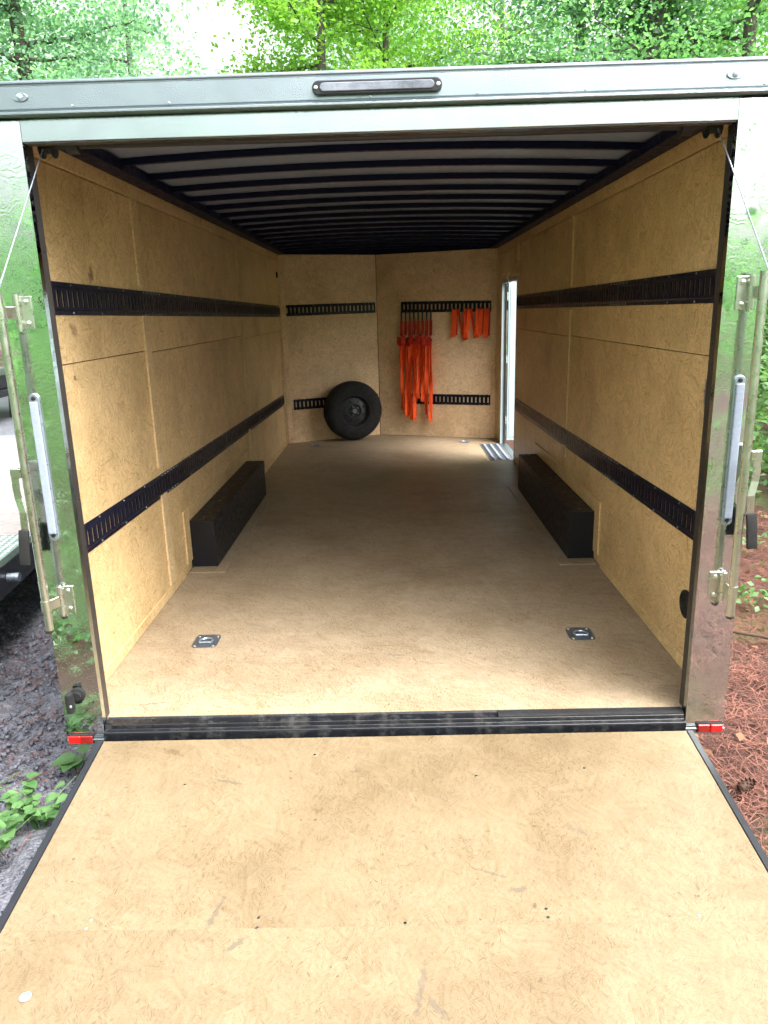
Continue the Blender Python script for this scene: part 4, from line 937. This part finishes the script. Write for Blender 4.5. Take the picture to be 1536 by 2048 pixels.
def forest():
    """the wood around the clearing, one mass (seen at the edges and in the polished posts)"""
    rng = np.random.default_rng(5); C = []
    for k in range(430):
        a = rng.uniform(0, 2 * math.pi); r = rng.uniform(13, 24)
        x, y = r * math.sin(a), r * math.cos(a) - 2
        if y > 2 and abs(x) < y * 1.4: continue
        if y < -3: hgt = .4 + (5.6 if x > 0 else 4.6) * rng.random() ** 1.5
        elif x > 0 and abs(y - 5) < 9:
            if r < 18: continue
            hgt = rng.uniform(.6, 2.2)
        else: hgt = rng.uniform(1.0, 8.0)
        n = 110 if y < -3 and hgt > 3 else 170
        C.append(np.array([x, y, hgt]) + rng.normal(size=(n, 3)) * [1.5, 1.5, .8])
    C = np.concatenate(C); C = C[C[:, 2] > .1]
    V, F = leaf_quads(C, .30, .3, .1, rng); o = np_mesh('forest_edge', V, F, 'leafmid', kind='stuff'); o['label'] = 'leafy woodland closing round the clearing'
    C = []                                                   # the wood further off, behind the single trees
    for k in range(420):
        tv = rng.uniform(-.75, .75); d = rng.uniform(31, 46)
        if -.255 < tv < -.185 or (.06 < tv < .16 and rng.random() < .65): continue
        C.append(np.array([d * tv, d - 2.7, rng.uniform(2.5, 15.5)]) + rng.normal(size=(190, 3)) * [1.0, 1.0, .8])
    C = np.concatenate(C); V, F = leaf_quads(C, .22, .3, .1, rng); o = np_mesh('distant_woodland', V, F, 'leaffar', kind='stuff'); o['label'] = 'green woodland with haze-paled leaves far behind the single trees'
    C = []
    for k in range(190):                                   # low growth on the bank to the right and behind
        if k < 110: x, y, s = rng.uniform(3.6, 11), rng.uniform(3.2, 16), .5
        else: x, y, s = rng.uniform(-9, 3), rng.uniform(-11, -4.5), .5
        C.append(np.array([x, y, .25 + max(0, (x - 3.2) * .12) + rng.uniform(0, 1.0) * min(1, max(0, (x - 3.5) / 4))]) + rng.normal(size=(200, 3)) * [s, s, .32])
    C = np.concatenate(C); C = C[C[:, 2] > .03]
    V, F = leaf_quads(C, .12, .9, .1, rng); o = np_mesh('undergrowth', V, F, 'leafplant', kind='stuff'); o['label'] = 'bright green undergrowth on the bank beside the trailer'
    # creeping ivy patches close by
    C = []
    for (x, y, s, n) in ((2.35, 2.0, .12, 90), (2.7, 3.3, .2, 150), (2.6, 4.2, .3, 260), (3.3, 2.2, .3, 300), (3.2, 5.2, .4, 420), (-2.3, -3.4, .6, 1500), (-3.0, -2.2, .6, 1500), (-2.0, -1.9, .35, 700), (-2.6, -5.0, .8, 1500), (-4.2, -4.0, .9, 1200)):
        p = np.array([x, y, .07]) + rng.normal(size=(n, 3)) * [s, s, .035]; C.append(p)
    C = np.concatenate(C); C[:, 2] = np.abs(C[:, 2] - .02) + .03
    V, F = leaf_quads(C, .055, 1.6, .05, rng); o = np_mesh('creeping_ivy', V, F, 'leafplant', kind='stuff'); o['label'] = 'creeping green ivy on the ground'
forest()

def litter():
    rng = np.random.default_rng(9)
    def needles(n, xr, yr, z, ln=.11, w=.0016):
        x = rng.uniform(*xr, n); y = rng.uniform(*yr, n); a = rng.uniform(0, 6.28, n); l = ln * rng.uniform(.5, 1.2, n)
        zz = z + rng.uniform(0, .02, n); tilt = rng.normal(size=n) * .13; b = rng.normal(size=n) * .25
        P = [];
        c = np.stack([x, y, zz], 1); d = np.stack([np.cos(a), np.sin(a), tilt], 1); s = np.stack([-np.sin(a), np.cos(a), 0 * a], 1)
        w_ = w * rng.uniform(.7, 1.4, n)[:, None]; l_ = l[:, None]
        mid = c + s * (b[:, None] * l_ * .3) + np.array([0, 0, .004])
        V = np.stack([c - d * l_ / 2 - s * w_, c - d * l_ / 2 + s * w_, mid + s * w_, mid - s * w_, c + d * l_ / 2 + s * w_ * .3, c + d * l_ / 2 - s * w_ * .3], 1).reshape(-1, 3)
        k = np.arange(n)[:, None] * 6
        F = np.concatenate([k + [[0, 1, 2, 3]], k + [[3, 2, 4, 5]]], 0); return V, F
    def join(parts):
        Vs, Fs, o = [], [], 0
        for V, F in parts: Vs.append(V); Fs.append(F + o); o += len(V)
        return np.concatenate(Vs), np.concatenate(Fs)
    V, F = join([needles(34000, (1.2, 3.4), (-1.2, 3.5), .0), needles(9000, (1.2, 5), (3.5, 7), .02, .13, .0025), needles(16000, (.8, 3.5), (-5, -1.2), .0, .14, .003)])
    o = np_mesh('pine_straw', V, F, 'needle', kind='stuff'); o['label'] = 'reddish brown pine straw covering the ground on the right'
    V, F = join([needles(900, (-2.4, -1.2), (-.8, 2.0), .045, .12), needles(500, (-3.5, -1.3), (2.0, 5.0), .045, .13)])
    o = np_mesh('scattered_needles', V, F, 'needle', kind='stuff'); o['label'] = 'scattered pine needles on the dark asphalt'
    C = np.stack([rng.uniform(1.3, 4, 420), rng.uniform(-1, 6, 420), rng.uniform(.015, .035, 420)], 1)
    V, F = leaf_quads(C, .05, 1.2, 0, rng); o = np_mesh('dead_leaves', V, F, 'leafbrown', kind='stuff'); o['label'] = 'brown dead leaves among the pine straw'
    # loose asphalt crumbs
    ico = np.array([(0, 0, 1), (.9, 0, .2), (.3, .85, .3), (-.7, .5, .25), (-.75, -.55, .2), (.25, -.9, .3), (0, 0, -.6)], float)
    fi = np.array([(0, 1, 2), (0, 2, 3), (0, 3, 4), (0, 4, 5), (0, 5, 1), (6, 2, 1), (6, 3, 2), (6, 4, 3), (6, 5, 4), (6, 1, 5)])
    n = 17000; x = rng.uniform(-2.9, -1.12, n); y = -.78 + 4.2 * rng.random(n) ** 1.5; s = .004 + .017 * rng.random(n) ** 3
    V = ico[None] * s[:, None, None] * rng.uniform(.6, 1.3, (n, 1, 3)); a = rng.uniform(0, 6.28, n); ca, sa = np.cos(a)[:, None], np.sin(a)[:, None]
    V = np.stack([V[..., 0] * ca - V[..., 1] * sa, V[..., 0] * sa + V[..., 1] * ca, V[..., 2]], 2) + np.stack([x, y, .024 + 0 * x], 1)[:, None]
    o = np_mesh('asphalt_crumbs', V.reshape(-1, 3), (np.arange(n)[:, None, None] * 7 + fi[None]).reshape(-1, 3), 'asphalt', kind='stuff'); o['label'] = 'loose crumbs of broken asphalt'
litter()

def lobed_leaf(c, d, up, s):
    """a broad pointed leaf with a fold and a notch at the stalk; returns verts and faces"""
    d = Vector(d).normalized(); w = d.cross(Vector(up)).normalized(); u = w.cross(d); c = Vector(c)
    half = [(0, 0), (-.10, .22), (.10, .46), (.42, .48), (.70, .30), (1.0, 0)]
    L_ = [c + d * (a * s) - w * (b * s) + u * (abs(b) * s * .28 - a * a * s * .15) for a, b in half]
    R_ = [c + d * (a * s) + w * (b * s) + u * (abs(b) * s * .28 - a * a * s * .15) for a, b in half[1:-1]]
    mid = [c + d * (a * s) - u * (a * a * s * .15) for a in (.1, .42, .7)]
    V = L_ + R_ + mid                                # L 0-5, R 6-9, mid 10-12
    F = [(0, 1, 2, 10), (10, 2, 3, 11), (11, 3, 4, 12), (12, 4, 5), (0, 10, 7, 6), (10, 11, 8, 7), (11, 12, 9, 8), (12, 5, 9)]
    return V, F
def plant(name, label, x, y, z, stems, hgt, spread, leaf, seed):
    r = random.Random(seed); o = thing(name, label, 'plant', (x, y, z)); 
    st = MB()
    for k in range(stems):
        a = r.uniform(0, 6.28); e = Vector((math.cos(a) * spread * r.uniform(.3, 1), math.sin(a) * spread * r.uniform(.3, 1), hgt * r.uniform(.55, 1)))
        p = [Vector((e.x * t * t, e.y * t * t, e.z * (t if t < .9 else .93))) + Vector((.02 * math.cos(a), .02 * math.sin(a), 0)) for t in (0, .35, .7, 1)]
        s1 = MB().tube(p, [.004, .003, .0025, .0015], 5).build('stem', 'leafplant', o, smooth=True)
        for j in range(r.randint(3, 5)):
            t = r.uniform(.45, 1); b = r.uniform(0, 6.28); q = Vector((e.x * t * t, e.y * t * t, e.z * min(t, .93)))
            V, F = lobed_leaf(q, (math.cos(b), math.sin(b), r.uniform(-.1, .3)), (0, 0, 1), leaf * r.uniform(.7, 1.2))
            MB().add(V, F).build('leaf', 'leafplant', o, smooth=True)
    return o
plant('leafy_weed', 'broad-leaved green weed beside the ramp at lower left', -1.50, -.42, .02, 22, .30, .20, .052, 1)
plant('leafy_weed', 'dense green weed hugging the ramp edge, lower left', -1.42, -.16, .02, 18, .20, .16, .042, 2)
plant('leafy_weed', 'taller weed behind the broad-leaved one at left picture edge', -1.72, -.12, .03, 18, .24, .22, .046, 3)
plant('sprig', 'small sprig of two-tone leaves on the asphalt near the ramp', -1.40, .20, .03, 2, .14, .07, .085, 4)
plant('leafy_weed', 'green weed on the pine straw beside the right post', 1.95, 2.1, .0, 5, .20, .16, .06, 5)
plant('leafy_weed', 'low pale weed at right edge below the lock handle', 2.25, 2.75, .0, 6, .22, .2, .065, 6)
def cone():
    o = thing('pine_cone', 'dark pine cone lying in the straw beside the ramp', 'pine cone', (1.47, .03, .028), .5)
    o.scale = (.95, .62, .62)
    MB().lathe([(0, -.05), (.022, -.045), (.032, -.02), (.03, .015), (.018, .045), (0, .06)], (0, 0, 0), (1, .2, 0), 14).build('core', 'cone', o, smooth=True)
    for k in range(46):
        t = (k + .5) / 46; q = k * 2.4; h = lerp(-.042, .055, t); r = .034 * math.sin(math.pi * min(.98, .12 + t * .86)) ** .7
        p = Vector((h, r * math.cos(q), r * math.sin(q))); d = Vector((.25, math.cos(q), math.sin(q)))
        V, F = lobed_leaf(p - d * .006, d, (1, 0, 0), .018); MB().add(V, F).build('scale', 'cone', o)
cone()
def sticks():
    for i, (x, y, a, l, lab) in enumerate(((2.0, 1.5, 2.6, .9, 'long bent twig across the pine straw at right'), (2.3, 3.6, .4, .8, 'grey fallen stick beside the right post'), (2.5, 3.9, 1.0, 1.1, 'longer fallen stick behind the grey one'))):
        p = [(x + math.cos(a) * l * (t - .5) + .03 * math.sin(t * 7 + i), y + math.sin(a) * l * (t - .5), .03 + .03 * math.sin(t * 4 + i)) for t in np.linspace(0, 1, 8)]
        o = MB().tube([(q[0] - x, q[1] - y, q[2]) for q in p], [.012 - .001 * k for k in range(8)], 7).build('twig', 'twig', None, smooth=True, loc=(x, y, 0)); tag(o, lab, 'twig', 'twigs in the straw')
    for x, y, s, lab in ((2.75, 4.3, .13, 'grey stone at the right edge in the leaves'), (1.62, 1.75, .05, 'small dark stone behind the right post')):
        bm = bmesh.new(); bmesh.ops.create_icosphere(bm, subdivisions=3, radius=s); r = random.Random(int(x * 100))
        for v in bm.verts:
            v.co *= 1 + .12 * math.sin(v.co.x * 30 / s * .1 + 1) + .08 * math.sin(v.co.y * 5 / s) ; v.co.z *= .6
        me = bpy.data.meshes.new('stone'); bm.to_mesh(me); bm.free(); me.shade_smooth(); me.materials.append(M['stone'])
        o = bpy.data.objects.new('stone', me); COL.objects.link(o); o.location = (x, y, s * .35); tag(o, lab, 'stone')
sticks()
